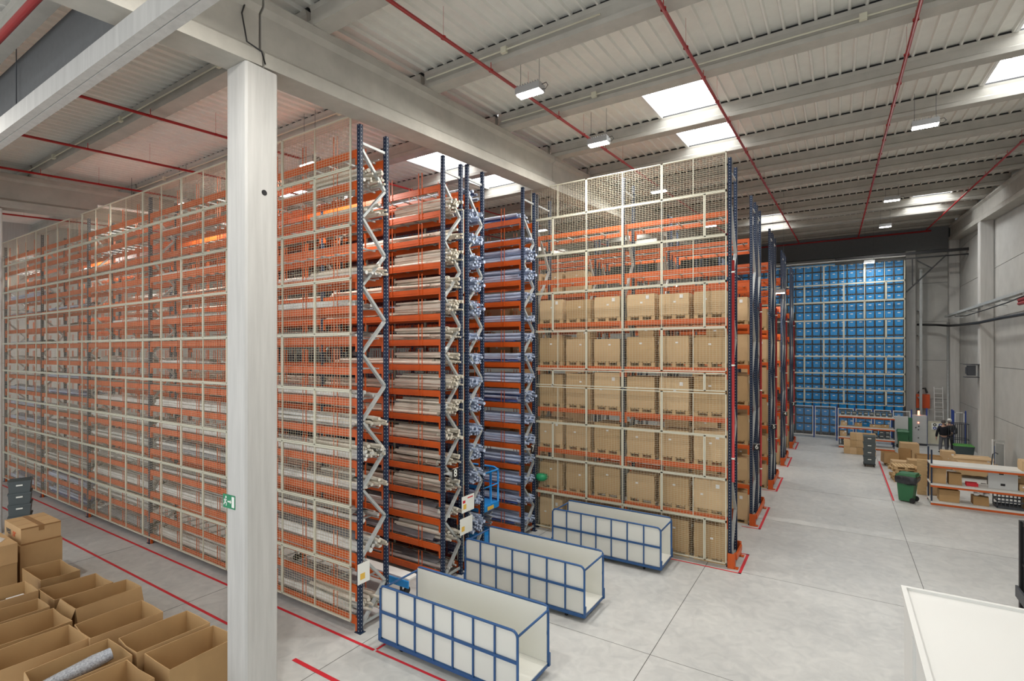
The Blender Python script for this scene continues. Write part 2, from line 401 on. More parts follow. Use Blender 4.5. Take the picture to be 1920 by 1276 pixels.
# ------------------------------------------------------------------ mesh walls
_pc = {}
def panel_mesh(wd, ht, frame='cream', t=.028, wx=.08, wz=.05, wire=None):
    k = (round(wd, 2), round(ht, 2), frame, t, wire)
    if k in _pc: return _pc[k]
    mb = MB()
    for x in (t/2, wd-t/2): mb.cbox((x, 0, ht/2), (t, t, ht))
    for z in (t/2, ht-t/2): mb.cbox((wd/2, 0, z), (wd, t, t))
    if wd > 1.5: mb.cbox((wd/2, 0, ht/2), (t*.7, t*.7, ht))
    r = (.0040 if wx != .1 and frame == 'cream' and t < .04 else .0022) if not wire else (.009 if wire == 'net_dark' else .006); n = int(wd/wx)
    for i in range(1, n): mb.cbox((wd*i/n, .004, ht/2), (r, r, ht-t), 1)
    n = int(ht/wz)
    for i in range(1, n): mb.cbox((wd/2, -.004, ht*i/n), (wd-t, r, r), 1)
    _pc[k] = mb.mesh('mesh_panel', [frame, wire or ('wire' if frame == 'cream' else 'galv')]); return _pc[k]
def mesh_wall(label, x0, x1, y, rows, anchor, frame='cream', name='mesh_wall', step=1.11, wx=.08, wz=.05, t=.028, wire=None):
    r = empty(name, label, 'mesh wall', (x0, y, 0))
    for i, (z0, z1) in enumerate(rows):
        g = anchor+(step if i % 2 else 0)
        while g > x0: g -= 2*step
        while g < x1-.05:
            a, b = max(g, x0), min(g+2*step, x1)
            if b-a > .15: obj('mesh_panel', panel_mesh(b-a-.006, z1-z0-.006, frame, t, wx, wz, wire), r, (a-x0, 0, z0))
            g += 2*step
    return r
RL = [.23, 1.31, 2.47, 3.59, 4.75, 5.87, 6.95, 8.0, 9.12, 10.15]
mesh_wall('tall cream wire mesh wall along the long profile rack', -30.25, -8.05, 6.80, list(zip(RL, RL[1:])), -30.25)
RP = [.12, 1.2, 2.27, 3.36, 4.47]
RP2 = [5.0, 6.15, 7.32, 8.5, 9.62, 10.62]
mesh_wall('tall cream wire mesh wall in front of the pallet rack', -8.15, -2.40, 13.95, list(zip(RP, RP[1:]))+[(4.50, 4.98)]+list(zip(RP2, RP2[1:])), -9.6)
mesh_wall('cream wire mesh wall standing between the back to back profile racks', -17.0, -7.95, 10.245, list(zip(RL[:-1], RL[1:-1])), -17.0, wx=.05, wz=.04, wire='net_dark')
RB = [2.15, 3.1, 4.15, 5.25, 6.4, 7.6, 8.8, 9.95, 11.25]
mesh_wall('white wire mesh wall across the blue tote store', -8.6, 3.46, 39.7, list(zip(RB, RB[1:])), -8.6, wx=.1, wz=.1, t=.045)

# ------------------------------------------------------------------ racks
def post_mesh(h):
    mb = MB(); mb.cbox((0, 0, h/2), (.085, .075, h)); return mb.mesh('post', 'navy')
def frame(root, x, ya, yb, h, dz=.67, blue=False):
    """upright frame in the plane x: two posts with zigzag bracing; local to root"""
    mb = MB(); z = .12; side = 0; yA, yB = ya+.04, yb-.04
    mb.bar((x, yA, .15), (x, yB, .15), .04, .05)
    while z+dz < h-.3:
        a, b = ((yA, yB) if side == 0 else (yB, yA)); mb.bar((x, a, z), (x, b, z+dz), .05, .074, up=(0, 1, 0) if False else (1, 0, 0)); z += dz; side ^= 1
    mb.bar((x, yA, h-.35), (x, yB, h-.35), .04, .05)
    fr = obj('upright_frame', mb.mesh('upright_frame', 'galv'), root)
    pm = post_mesh(h)
    for y in (ya, yb): obj('post', pm, fr, (x, y, 0))
    for y in (ya, yb): obj('foot_plate', MB().cbox((0, 0, .006), (.17, .14, .012)).mesh('foot_plate', 'navy_plain'), fr, (x, y, 0))
    return fr
def beam_mesh(L, hh, dividers, hook=True):
    mb = MB(); mb.cbox((0, 0, -hh/2), (L, .045, hh))
    mb.cbox((0, -.018, -hh*.5), (L, .018, hh*.35))
    if hook:
        for s in (-1, 1): mb.cbox((s*(L/2-.03), 0, -.15), (.055, .055, .30))
    for d in dividers:
        for e in (-.055, .055): mb.cbox((d+e, -.03, .12), (.014, .014, .52))
    return mb.mesh('beam', 'orange')
PITCH = 4.42; DIV = [-1.51, -.5, .51, 1.52]
bm_prof = beam_mesh(PITCH-.09, .145, DIV)
LEV = [.28+.615*k for k in range(16)]
mb = MB()
for i in range(9): mb.cbox((-PITCH/2+.3+i*.478, 0, -.03), (.035, .66, .03))
for y in (-.2, .2): mb.cbox((0, y, -.03), (PITCH-.12, .02, .02))
deck_prof = mb.mesh('shelf', 'galv')
def profile_rack(label, ya, yb, bays, htop, x0=-7.95):
    r = empty('profile_rack', label, 'rack', (x0, ya, 0))
    d = yb-ya
    for b in range(bays+1):
        frame(r, -PITCH*b, 0, d, min(10.7, htop))
    for b in range(bays):
        xc = -PITCH*(b+.5)
        for z in LEV:
            s = obj('shelf', deck_prof, r, (xc, d/2, z))
            obj('beam', bm_prof, s, (0, -d/2, 0)); o = obj('beam', bm_prof, s, (0, d/2, 0), math.pi)
    return r
profile_rack('long profile rack behind the left mesh wall, one shelf above another', 6.93, 7.62, 5, 9.98)
profile_rack('orange profile rack carrying the number eight plate', 9.44, 10.12, 5, 10.18)
profile_rack('orange profile rack back to back with the number eight rack', 10.38, 11.04, 2, 10.26)
profile_rack('orange profile rack carrying the number seven plate', 13.10, 13.77, 2, 10.42)

# ---- goods: shrink-wrapped bundles of long profiles
def bundle_mesh(seed, L, W, Ht, tube_mat, film_mat, n=13):
    R = random.Random(seed); mb = MB(); rows = []
    x = -W/2; cnt = 0
    for i in range(n):
        r = R.uniform(.022, .04)*(1.2 if Ht > .15 else 1); lay = i % max(1, int(Ht/.07))
        y = -W/2+.04+(W-.08)*R.random() if i > 2 else -W/2+.05
        z = .03+lay*.062
        l0 = -L/2+R.uniform(0, .35); l1 = L/2+R.uniform(-.25, .18); sl = R.uniform(-.06, .06); bow = R.uniform(-.02, .03)
        pts = []
        for k in range(6):
            t = k/5; pts.append((l0+(l1-l0)*t, max(-W/2+.02, min(W/2-.02, y+sl*(t-.5)+R.uniform(-.008, .008))), max(r, z+bow*math.sin(math.pi*t)+(.0 if lay == 0 else R.uniform(-.006, .01)))))
        mb.tube(pts, r, 7, 0)
    # loose film draped over the back part of the heap
    nx, ny = 16, 5; b = len(mb.v); top = .05+Ht*.75
    for i in range(nx+1):
        for j in range(ny+1):
            u, v = i/nx, j/ny; xx = -L/2+.15+(L-.4)*u; yy = -W/2+.10+(W-.12)*v
            zz = .03+top*(math.sin(math.pi*min(1, max(.0, v*.9+.12)))**.6)*(.75+.25*math.sin(3*u+seed))+R.uniform(-.012, .012)
            mb.v.append((xx, yy, max(.01, zz)))
    for i in range(nx):
        for j in range(ny):
            a = b+i*(ny+1)+j; mb.f.append((a, a+ny+1, a+ny+2, a+1)); mb.m.append(1); mb.sm.append(True)
    return mb.mesh('profile_bundle', [tube_mat, film_mat])
BL = {}
for c, (tm, fm) in dict(w=('plastic_white', 'plastic_grey'), c=('plastic_cream', 'film_brown'), b=('plastic_blue', 'film_blue'), g=('plastic_white', 'film_grey')).items():
    BL[c] = [bundle_mesh(11*i+ord(c), L, .60, Hh, tm, fm, n) for i, (L, Hh, n) in enumerate(((4.2, .10, 11), (3.9, .17, 17), (4.2, .24, 22), (2.6, .13, 12)))]
WORDC = dict(w='white', c='cream', b='bluish', g='silvery')
SIZE = ['flat', 'medium', 'thick', 'short']
def fill(ya, yb, bays, choose, rackword, group, x0=-7.95):
    for b in range(bays):
        for k, z in enumerate(LEV):
            ch = choose(b, k)
            if not ch: continue
            c, s = ch
            xc = x0-PITCH*(b+.5)+(random.uniform(-.05, .12))
            if s == 3: xc += random.choice((-.6, .7))
            o = obj('profile_bundle', BL[c][s], None, (xc, (ya+yb)/2, z+.002), random.choice((0, math.pi)))
            tag(o, '%s %s wrapped profiles, %s shelf up, %s bay of the %s' % (SIZE[s], WORDC[c], ORD[k], ['nearest', 'second', 'third', 'fourth', 'farthest'][b], rackword), 'profile bundle', group)
rr = random.Random(3)
def ch8a(b, k):
    if (b, k) in ((4, 12),): return ('b', 2)
    if k in (1, 3) and b < 2: return None if k == 1 else ('w', 0)
    if k in (13, 14): return ('w', 3) if rr.random() < .4 else None
    if k == 15: return None
    p = rr.random()
    if p < (.08 if k < 7 else .4): return None
    if b > 2 and k < 13 and rr.random() < .3: return ('b', rr.choice((0, 1)))
    return (rr.choice('wwg'), rr.choice((1, 1, 2, 2) if k < 7 else (0, 0, 3, 1)))
fill(6.93, 7.62, 5, ch8a, 'mesh fronted rack', 'profile bundles on the mesh fronted rack')
def ch8b(b, k):
    if k == 15: return None
    if k == 0: return ('g', 0)
    if rr.random() < .1*b: return None
    return ('c' if k > 2 else 'g', {3: 2, 4: 1, 5: 2, 7: 2, 9: 1, 2: 2}.get(k, rr.choice((0, 1, 0))))
fill(9.44, 10.12, 4, ch8b, 'number eight rack', 'profile bundles on the number eight rack')
def ch7(b, k):
    if k == 15 and b: return None
    return ('b', rr.choice((0, 1, 2, 2)))
fill(10.38, 11.04, 2, ch7, 'rack behind number eight', 'profile bundles on the rack behind number eight')
fill(13.10, 13.77, 2, ch7, 'number seven rack', 'profile bundles on the number seven rack')
# bundle ends poking out of the rack end: short tube clusters
def ends_mesh(seed, tm, n):
    R = random.Random(seed); mb = MB()
    for i in range(n):
        r = R.uniform(.025, .042); y = R.uniform(-.27, .27); z = .05+R.random()*(.05+.012*n)*.9; L = R.uniform(.02, .24)
        mb.tube([(-1.6, y*.95, z), (0, y+R.uniform(-.01, .01), z), (L, y+R.uniform(-.04, .04), z-.02*R.random())], [r, r, r*R.uniform(.6, 1.05)], 8, 0)
    return mb.mesh('profile_roll', tm)
EN = {c: [ends_mesh(5*i+ord(c), tm, n) for i, n in enumerate((10, 17, 26))] for c, tm in dict(c='plastic_cream', b='plastic_blue', w='plastic_white').items()}
for (ya, yb, c, rw, ks) in ((6.93, 7.62, 'c', 'mesh fronted rack', (0, 2, 4, 5, 6, 11, 13, 14)), (9.44, 10.12, 'c', 'number eight rack', range(1, 15)),
                            (10.38, 11.04, 'b', 'rack behind number eight', range(0, 15)), (13.10, 13.77, 'b', 'number seven rack', range(0, 14))):
    for k in ks:
        o = obj('profile_roll_stack', EN[c][rr.choice((0, 1, 1, 2))], None, (-8.02, (ya+yb)/2, LEV[k]+.002))
        tag(o, '%s wrapped rolls sticking out past end post, %s shelf up, %s' % ({'c': 'cream', 'b': 'bluish'}[c], ORD[k], rw), 'rolls', 'rolls sticking out of the rack ends')

# ---- pallet racks
PL = [1.26, 2.53, 3.80, 5.10, 6.40, 7.75, 9.15]; PP = 2.85
bm_pal = beam_mesh(PP-.09, .125, [])
mb = MB()
for i in range(5): mb.cbox((-1.1+i*.55, 0, -.04), (.05, .8, .03))
for y in (-.25, .25): mb.cbox((0, y, -.04), (PP-.15, .02, .02))
deck_pal = mb.mesh('shelf', 'galv')
def pallet_rack(label, ya, yb, bays, h=10.5, x0=-2.36, levels=PL):
    r = empty('pallet_rack', label, 'rack', (x0, ya, 0)); d = yb-ya
    for b in range(bays+1): frame(r, -PP*b, 0, d, h, 1.15)
    for b in range(bays):
        for z in levels:
            s = obj('shelf', deck_pal, r, (-PP*(b+.5), d/2, z))
            obj('beam', bm_pal, s, (0, -d/2, 0)); obj('beam', bm_pal, s, (0, d/2, 0), math.pi)
PR = [(14.15, 15.0, 3, 'pallet rack of cartons behind the cream mesh wall'),
      (17.95, 18.8, 3, 'pallet rack facing the first carton rack, number six row'), (19.2, 20.05, 3, 'rear pallet rack of the number six row'),
      (23.1, 23.95, 2, 'front pallet rack of the number five row'), (24.35, 25.2, 2, 'rear pallet rack of the number five row'),
      (28.25, 29.1, 2, 'front pallet rack of the number four row'), (29.5, 30.35, 2, 'rear pallet rack of the number four row'),
      (33.6, 34.45, 1, 'front pallet rack of the number three row'), (34.85, 35.7, 1, 'rear pallet rack of the number three row')]
for ya, yb, b, lb in PR: pallet_rack(lb, ya, yb, b)
# pallet and carton
mb = MB()
for y in (-.36, 0, .36): mb.cbox((0, y, .011), (.8, .1, .022))
for y in (-.36, 0, .36):
    for x in (-.35, 0, .35): mb.cbox((x, y, .061), (.1, .1, .078))
for i in range(7): mb.cbox((-.35+i*.7/6, 0, .122), (.09, .82, .022))
for y in (-.36, 0, .36): mb.cbox((0, y, .105), (.8, .09, .012))
me_pal = mb.mesh('wooden_pallet', 'wood')
_cm = {}
def carton_mesh(wd, dp, ht, v=0):
    k = (round(wd, 2), round(dp, 2), round(ht, 2), v)
    if k in _cm: return _cm[k]
    mb = MB(); R = random.Random(v*7+3); bl = .012
    # slightly bulged sides
    a, b = wd/2, dp/2
    P = [(-a, -b, 0), (a, -b, 0), (a, b, 0), (-a, b, 0)]; Q = [(-a-bl, -b-bl, ht/2), (a+bl, -b-bl, ht/2), (a+bl, b+bl, ht/2), (-a-bl, b+bl, ht/2)]; T = [(-a, -b, ht), (a, -b, ht), (a, b, ht), (-a, b, ht)]
    mb.hexa(P+Q); mb.hexa(Q+T)
    mb.cbox((0, 0, ht+.002), (wd+.004, .05, .004), 2)
    lx = R.uniform(-.5, .5)*a; lz = ht*R.uniform(.45, .8)
    if v < 30: mb.box(lx-.035, -b-bl-.003, lz-.022, lx+.035, -b-bl+.004, lz+.022, 1)
    if v % 3 == 1 and v < 30: mb.box(a*.4, -b-bl-.003, ht*.76, a*.4+.09, -b-bl+.004, ht*.76+.10, 1)
    if v % 3 == 2 and v < 30: mb.box(a-bl, -.1, ht*.7, a+bl*1.6, .02, ht*.7+.09, 1)
    _cm[k] = mb.mesh('carton', [['load_a', 'load_b', 'load_c'][v % 3], 'paper', 'tape_brown']); return _cm[k]
LH = {0: .80, 1: .70, 2: .72, 3: .92, 4: .66, 5: .56, 6: .6}
def load(x, y, z, hh, v, lab, dp=1.0, wd=.78):
    p = obj('wooden_pallet', me_pal, None, (x, y, z+.001)); tag(p, 'wooden pallet under '+lab[0], 'pallet', 'pallets in the carton racks')
    c = obj('carton', carton_mesh(wd, min(dp, .84), hh, v), None, (x, y, z+.136)); tag(c, lab[1], 'carton', 'cartons in the pallet racks')
    return c
rowname = ['mesh walled rack', 'number six rack', 'back of number six row', 'number five rack', 'back of number five row', 'number four rack', 'back of number four row', 'number three rack', 'back of number three row']
BAYW = ['end bay', 'second bay', 'third bay']; POSW = ['right', 'middle', 'left']
FLR = ['floor level']+[ORD[i]+' beam level' for i in range(7)]
cnt = 0
for ri, (ya, yb, nb, lb) in enumerate(PR):
    for b in range(nb):
        for lv in range(8):
            z = 0 if lv == 0 else PL[lv-1]
            for p in range(3):
                x = -2.36-PP*b-.50-.925*p
                top = lv >= 6
                if ri == 0 and top: continue
                if ri == 1 and top and not (lv == 6 and b == 2 and p < 3): continue
                if ri > 1 and top: continue
                if ri in (1, 3, 5, 7) and b > 0 and lv < 5 and not (ri == 1 and b == 2): continue
                if ri in (2, 4, 6, 8) and (b > 0 or p > 0): continue
                if ri >= 5 and (p > 1 or (lv in (2, 5))): continue
                hh = LH[min(lv, 6)]+random.uniform(-.05, .06)
                if ri > 0: hh = random.choice((.7, .85, .95, .8)) if lv < 5 else .75
                v = random.randrange(6); dirn = POSW[p]
                lab = ('%s carton, %s, %s, %s' % (dirn, FLR[lv], BAYW[b], rowname[ri]), '%s carton on pallet, %s, %s, %s' % (dirn, FLR[lv], BAYW[b], rowname[ri]))
                load(x, (ya+yb)/2, z, round(hh, 2), v, lab, dp=.84)
                cnt += 1
                if ri == 0 and lv in (4,) and (p+b) % 2 == 0:
                    c = obj('carton', carton_mesh(.42, .5, .24, v), None, (x+.1, (ya+yb)/2, z+.136+round(hh, 2)+.006))
                    tag(c, 'small carton on top of the %s carton, fourth beam level, %s, mesh walled rack' % (dirn, BAYW[b]), 'carton', 'small cartons on top of pallet loads')
# rack end guards, red post covers, number plates, red floor frames
def end_guard(ya, yb, lb):
    t = empty('rack_end_guard', lb, 'guard', (-2.24, ya-.02, 0), group='orange rack end guards')
    for y, s in ((0, 1), (yb-ya+.04, -1)):
        obj('corner_post', MB().cbox((0, y, .19), (.03, .14, .38)).cbox((-.08, y-.07*s, .19), (.16, .02, .38)).cbox((.02, y, .012), (.14, .14, .024)).mesh('corner_post', 'orange'), t)
    obj('rail', MB().box(.0, .07, .20, .05, yb-ya-.03, .34).mesh('rail', 'orange'), t)
for (ya, yb, n) in ((14.12, 15.03, 'mesh walled pallet'), (17.92, 20.08, 'number six'), (23.07, 25.23, 'number five'), (28.22, 30.38, 'number four'), (33.57, 35.73, 'number three')):
    end_guard(ya, yb, 'orange steel guard at the foot of the %s rack end' % n)
    mb = MB(); X1 = -2.05; A, B = ya-.3, yb+.25
    mb.box(X1-.07, A, .003, X1, B, .005); mb.box(-6 if n[0] == 'm' else -2.6, A, .003, X1, A+.05, .005); mb.box(-2.3, B-.05, .003, X1, B, .005)
    tag(obj('floor_marking', mb.mesh('floor_marking', 'tape_red')), 'red tape frame on the floor round the %s rack end' % n, 'floor marking', 'red floor frames at rack ends')
for y, z0, z1, n in ((14.1, 2.2, 7.85, 'mesh walled pallet rack'), (19.6, .9, 7.2, 'number six row'), (24.8, 1.2, 7.4, 'number five row'), (29.9, 1.2, 7.4, 'number four row'), (35.2, 1.2, 7.4, 'number three row')):
    t = empty('riser_pipe', 'red vertical pipe on the end post of the %s' % n, 'pipe', (-2.27, y-.02, z0))
    obj('pipe', MB().tube([(0, 0, 0), (0, 0, z1-z0)], .035, 10).mesh('pipe', 'red_pipe'), t)
    for i in range(3): obj('pipe_clamp', MB().lathe((0, 0, .6+i*(z1-z0-.9)/2), [(.045, -.02), (.045, .02)], 10).mesh('pipe_clamp', 'sign_white'), t)
def text(s, size, mt, parent, loc, rot, name='lettering'):
    c = bpy.data.curves.new(name, 'FONT'); c.body = s; c.size = size; c.extrude = .001; c.align_x = 'CENTER'; c.align_y = 'CENTER'; c.offset = size*.012
    c.materials.append(MATS[mt]); tmp = bpy.data.objects.new(name, c); COL.objects.link(tmp)
    me = bpy.data.meshes.new_from_object(tmp.evaluated_get(bpy.context.evaluated_depsgraph_get())); me.materials.clear(); me.materials.append(MATS[mt])
    COL.objects.unlink(tmp); bpy.data.objects.remove(tmp)
    o = bpy.data.objects.new(name, me); COL.objects.link(o); o.parent = parent; o.location = loc; o.rotation_euler = rot; return o
WN = {'8': 'eight', '7': 'seven', '6': 'six', '5': 'five', '4': 'four', '3': 'three'}
for s, x, y, z, sz, rz in (('8', -7.72, 9.62, 2.62, .25, math.pi/2), ('7', -7.72, 13.30, 2.62, .25, math.pi/2), ('6', -2.19, 17.90, 2.51, .2, 0), ('5', -2.19, 23.05, 2.52, .2, 0), ('4', -2.19, 28.2, 2.53, .2, 0), ('3', -2.19, 33.55, 2.55, .2, 0)):
    t = empty('number_plate', 'black plate with white number %s on the rack end' % WN[s], 'sign', (x, y, z), rz)
    obj('plate', MB().box(-sz*.45, -.006, -sz/2, sz*.45, 0, sz/2, 0).box(-sz*.45, -.008, sz/2-.01, sz*.45, -.006, sz/2, 1).mesh('plate', ['black', 'sign_white']), t)
    if rz: obj('bracket', MB().box(-.20, .0, -.012, .02, .19, .012).mesh('bracket', 'galv'), t)
    text(s, sz*1.0, 'sign_white', t, (0, -.0085, 0), (math.pi/2, 0, 0))
# notice boards taped to rack ends
for x, y, z, lb, k in ((-7.88, 6.96, 1.18, 'white notice hanging on end post of the mesh fronted rack', 1), (-7.8, 10.22, 1.75, 'white notice with yellow strip between racks, upper one', 2), (-7.8, 10.15, 1.22, 'white notice hanging between racks, lower one', 1)):
    t = empty('notice', lb, 'sign', (x, y, z))
    wd = .30 if k == 1 and y < 8 else .5
    obj('sheet', MB().box(0, -wd/2, -.2, .006, wd/2, .2).mesh('sheet', 'sign_white'), t)
    obj('printed_patch', MB().box(.006, -wd/2+.06, -.12, .007, -wd/2+.18, .0).mesh('printed_patch', 'sign_yellow'), t, (0, 0, 0))
    if k == 2: obj('printed_text', MB().box(.006, -.02, .12, .007, .2, .15).box(.006, -wd/2+.04, .03, .007, -wd/2+.14, .1).mesh('printed_text', 'tape_red'), t)
tag(obj('green_cloth', MB().lathe((0, 0, 0), [(.001, -.10), (.14, -.09), (.21, 0), (.17, .09), (.05, .13), (.001, .13)], 9).mesh('green_cloth', 'strap_green'), None, (-7.80, 14.0, 1.62)), 'green wrapped bundle tied on mesh post beside number seven rack', 'cloth')

# ------------------------------------------------------------------ blue tote store
def tote_mesh(m, wd=.40, dp=.55, ht=.40):
    mb = MB(); a, b = wd/2, dp/2; q = .03
    P = [(-a+q, -b+q, 0), (a-q, -b+q, 0), (a-q, b-q, 0), (-a+q, b-q, 0), (-a+.012, -b+.012, ht*.86), (a-.012, -b+.012, ht*.86), (a-.012, b-.012, ht*.86), (-a+.012, b-.012, ht*.86)]
    mb.hexa(P); mb.box(-a, -b, ht*.86, a, b, ht)
    mb.box(-a+.02, -b+.02, ht, a-.02, b-.02, ht+.003, 2)
    mb.box(-.07, -b-.001, ht*.60, .07, -b+.02, ht*.72, 1)
    return mb.mesh('storage_tote', [m, 'sign_white', 'tote_dark'])
me_tb = tote_mesh('tote_blue', .445, .55, .44); me_tg = tote_mesh('tote_grey')
TP, TZ = .492, .535
t = empty('tote_rack', 'dark steel rack holding the blue totes behind white mesh', 'rack', (0, 40.1, 0))
for i in range(-12, 14):
    x = 3.42-TP*(i+12)
    obj('rack_post', MB().cbox((x, 0, 5.65), (.05, .05, 11.3)).mesh('rack_post', 'steel_dark'), t)
for k in range(21):
    mb = MB().box(-9.4, -.03, -.035, 3.5, .03, 0)
    for i in range(130): mb.box(-9.36+i*.099, -.035, -.075, -9.32+i*.099, -.03, -.035)
    obj('rack_shelf', mb.mesh('rack_shelf', 'steel_dark'), t, (0, 0, .22+TZ*k))
    obj('rack_tray', MB().box(-9.4, .03, -.03, 3.5, .75, -.01).mesh('rack_tray', 'steel_dark'), t, (0, 0, .22+TZ*k))
for k in range(21):
    for i in range(12 if k < 15 else 19):
        x = 3.42-TP*(i+.5)
        o = obj('storage_tote', me_tb, None, (x, 40.1+.28, .225+TZ*k))
        tag(o, 'blue storage tote, %s row up and %s column from the right in the tote store' % (ORD[k], ORD[i]), 'tote', 'blue totes in the tote store')
# blue-framed safety fence in front
def fence(label, x0, x1, y, h, n, mt='fence_blue', infill=True):
    r = empty('safety_fence', label, 'fence', (x0, y, 0)); L = x1-x0
    for i in range(n+1): obj('post', MB().cbox((L*i/n, 0, h/2), (.06, .06, h)).mesh('post', mt), r)
    for i in range(n): obj('mesh_panel', panel_mesh(L/n-.1, h-.25, 'white_paint', .04, .06, .06, 'lamp_body'), r, (L*i/n+.05, 0, .15))
fence('blue posted mesh fence before the tote store, left stretch', -2.6, -.1, 38.7, 2.15, 2)
fence('blue posted mesh fence behind the packing shelf', -.1, 3.6, 38.0, 2.15, 4)
fence('blue posted mesh fence between the gate and right wall', 5.62, 6.15, 38.9, 2.15, 1)
# gate with solid lower sheet and four-symbol sign
t = empty('fence_gate', 'beige gate with blue posts and a four symbol sign', 'gate', (4.40, 38.9, 0))
obj('lower_sheet', MB().box(.05, 0, .12, 1.10, .03, 1.45).mesh('lower_sheet', 'cream'), t)
obj('mesh_panel', panel_mesh(1.05, .7, 'galv', .025, .06, .06), t, (.05, .0, 1.46))
for x in (0, 1.15): obj('post', MB().cbox((x, 0, 1.1), (.07, .07, 2.2)).mesh('post', 'fence_blue'), t)
t2 = empty('safety_sign', 'white sign with four round blue symbols on the gate', 'sign', (4.90, 38.88, 1.15))
obj('sheet', MB().box(-.28, -.01, -.2, .28, 0, .2).mesh('sheet', 'sign_white'), t2)
for i, (dx, dz) in enumerate(((-.13, .1), (.13, .1), (-.13, -.1), (.13, -.1))):
    k = MB(); k.v = [(dx+.085*math.cos(a*math.pi/8), -.013, dz+.085*math.sin(a*math.pi/8)) for a in range(16)]; k.f = [tuple(range(16))]; k.m = [0]; k.sm = [False]
    k.box(dx-.035, -.016, dz-.03, dx+.035, -.014, dz+.03, 1)
    obj('symbol', k.mesh('symbol', ['black' if i == 0 else 'sign_blue', 'sign_white']), t2)
# control cabinet
t = empty('control_cabinet', 'light grey control cabinet with red signal light on the gate line', 'cabinet', (3.98, 38.6, 0))
obj('body', MB().box(-.40, 0, .12, .40, .35, 1.78).mesh('body', 'cabinet'), t)
obj('plinth', MB().box(-.40, .02, 0, .40, .33, .12).mesh('plinth', 'steel_dark'), t)
obj('door', MB().box(-.37, -.015, .15, .37, 0, 1.75).mesh('door', 'cabinet'), t)
obj('handle', MB().box(-.36, -.04, .85, -.33, -.015, 1.05).mesh('handle', 'black'), t)
for x, z, m in ((0, 1.35, 'red_light'), (-.12, 1.05, 'black'), (.02, 1.14, 'black'), (0, .93, 'black'), (0, .45, 'steel_dark')):
    obj('indicator_light' if m == 'red_light' else 'switch', MB().cbox((x, -.02, z), (.06, .02, .06)).mesh('switch', m), t)
obj('signal_lamp', MB().lathe((.03, .15, 1.78), [(.05, 0), (.05, .25), (.001, .27)], 10).mesh('signal_lamp', 'red_light'), t)
t = empty('hose_box', 'orange fire point box on the wall above the control cabinet', 'fire box', (4.6, 42.3, 2.15))
obj('body', MB().box(-.35, 0, -.25, .35, .345, .65).mesh('body', 'ext_orange'), t)
obj('hose', MB().tube([(-.25, -.05, .7), (-.15, -.05, 1.0), (.1, -.05, 1.05), (.2, -.05, .75)], .06, 8).mesh('hose', 'black'), t)
# galvanised pole, ladder, back corner kit
t = empty('lift_mast', 'tall perforated galvanised pole beside the blue tote store', 'pole', (4.42, 41.7, 0))
obj('pole', MB().cbox((0, 0, 5.4), (.14, .12, 10.8)).mesh('pole', 'galv'), t)
for z in (2.6, 4.6, 6.6, 8.2, 10.2): obj('wall_bracket', MB().cbox((-.05, .5, z), (.12, .88, .07)).mesh('wall_bracket', 'galv'), t)
t = empty('ladder', 'white aluminium ladder leaning on the back wall', 'ladder', (5.15, 42.2, 0))
for x in (0, .42): obj('rail', MB().bar((x, -.4, 0.0), (x, .1, 3.3), .04, .06).mesh('rail', 'white_paint'), t)
for i in range(11): obj('rung', MB().bar((0, -.36+i*.0437, .29+i*.29), (.42, -.36+i*.0437, .29+i*.29), .03, .03).mesh('rung', 'white_paint'), t)
t = empty('crane_arm', 'dark steel bracket beam at the top corner of the tote store', 'bracket', (3.5, 39.6, 0))
obj('beam', MB().cbox((-.4, 0, 11.55), (6.6, .12, .16)).cbox((-.4, 0, 11.25), (6.6, .06, .08)).mesh('beam', 'black'), t)
obj('brace', MB().bar((0, 0, 9.2), (1.9, 0, 11.3), .08, .08).mesh('brace', 'black'), t)
obj('strut', MB().bar((.3, 0, 11.2), (.3, 0, 9.6), .06, .06).mesh('strut', 'black'), t)
obj('strut', MB().bar((.5, 0, 11.1), (1.25, 0, 10.55), .06, .06).mesh('strut', 'black'), t)
t = empty('top_rail', 'white tubular rail running along top of the tote store', 'rail', (-1.0, 39.5, 11.42))
obj('rail', MB().tube([(-3, 0, 0), (4.45, 0, 0)], .035, 8).mesh('rail', 'white_paint'), t)
# right wall services
t = empty('cable_tray', 'galvanised cable tray climbing along the right wall', 'cable tray', (0, 0, 0))
ptsT = [(5.72, 31.0, 8.35), (5.72, 37, 8.1), (5.72, 42.0, 7.75)]
obj('tray', MB().bar((5.72, 23.0, 7.72), (5.72, 41.8, 7.76), .24, .12).mesh('tray', 'galv'), t)
for y in (25.5, 28.5, 31.5, 35.2, 38, 41): obj('tray_bracket', MB().bar((5.6, y, 7.63), (6.395, y, 7.63), .05, .05).mesh('tray_bracket', 'galv'), t)
obj('cable', MB().tube([(5.7, 24.5, 7.6), (5.7, 28, 7.5), (5.75, 32, 7.48), (5.7, 36, 7.45), (5.7, 39, 7.6)], .025, 6).mesh('cable', 'black'), t)
tag(obj('black_pipe', MB().tube([(4.25, 42.0, 7.3), (5.2, 41.9, 7.25), (5.72, 41.2, 7.15), (5.75, 38, 7.05), (5.75, 33.4, 6.95), (5.75, 29, 6.95), (5.75, 23, 6.88)], .07, 8).mesh('black_pipe', 'black')), 'black pipe bending round the corner below the cable tray', 'pipe')
tag(obj('red_fitting', MB().tube([(5.75, 25.0, 7.48), (5.75, 26.6, 7.48), (5.75, 26.6, 7.34), (5.75, 25.0, 7.34)], .07, 8).mesh('red_fitting', 'red_pipe')), 'red pipe elbow under the cable tray at right edge', 'pipe fitting')
tag(obj('down_pipe', MB().tube([(5.80, 42.0, 0), (5.80, 42.0, 7.4)], .06, 8).mesh('down_pipe', 'galv')), 'grey vertical down pipe in the back wall corner', 'pipe')
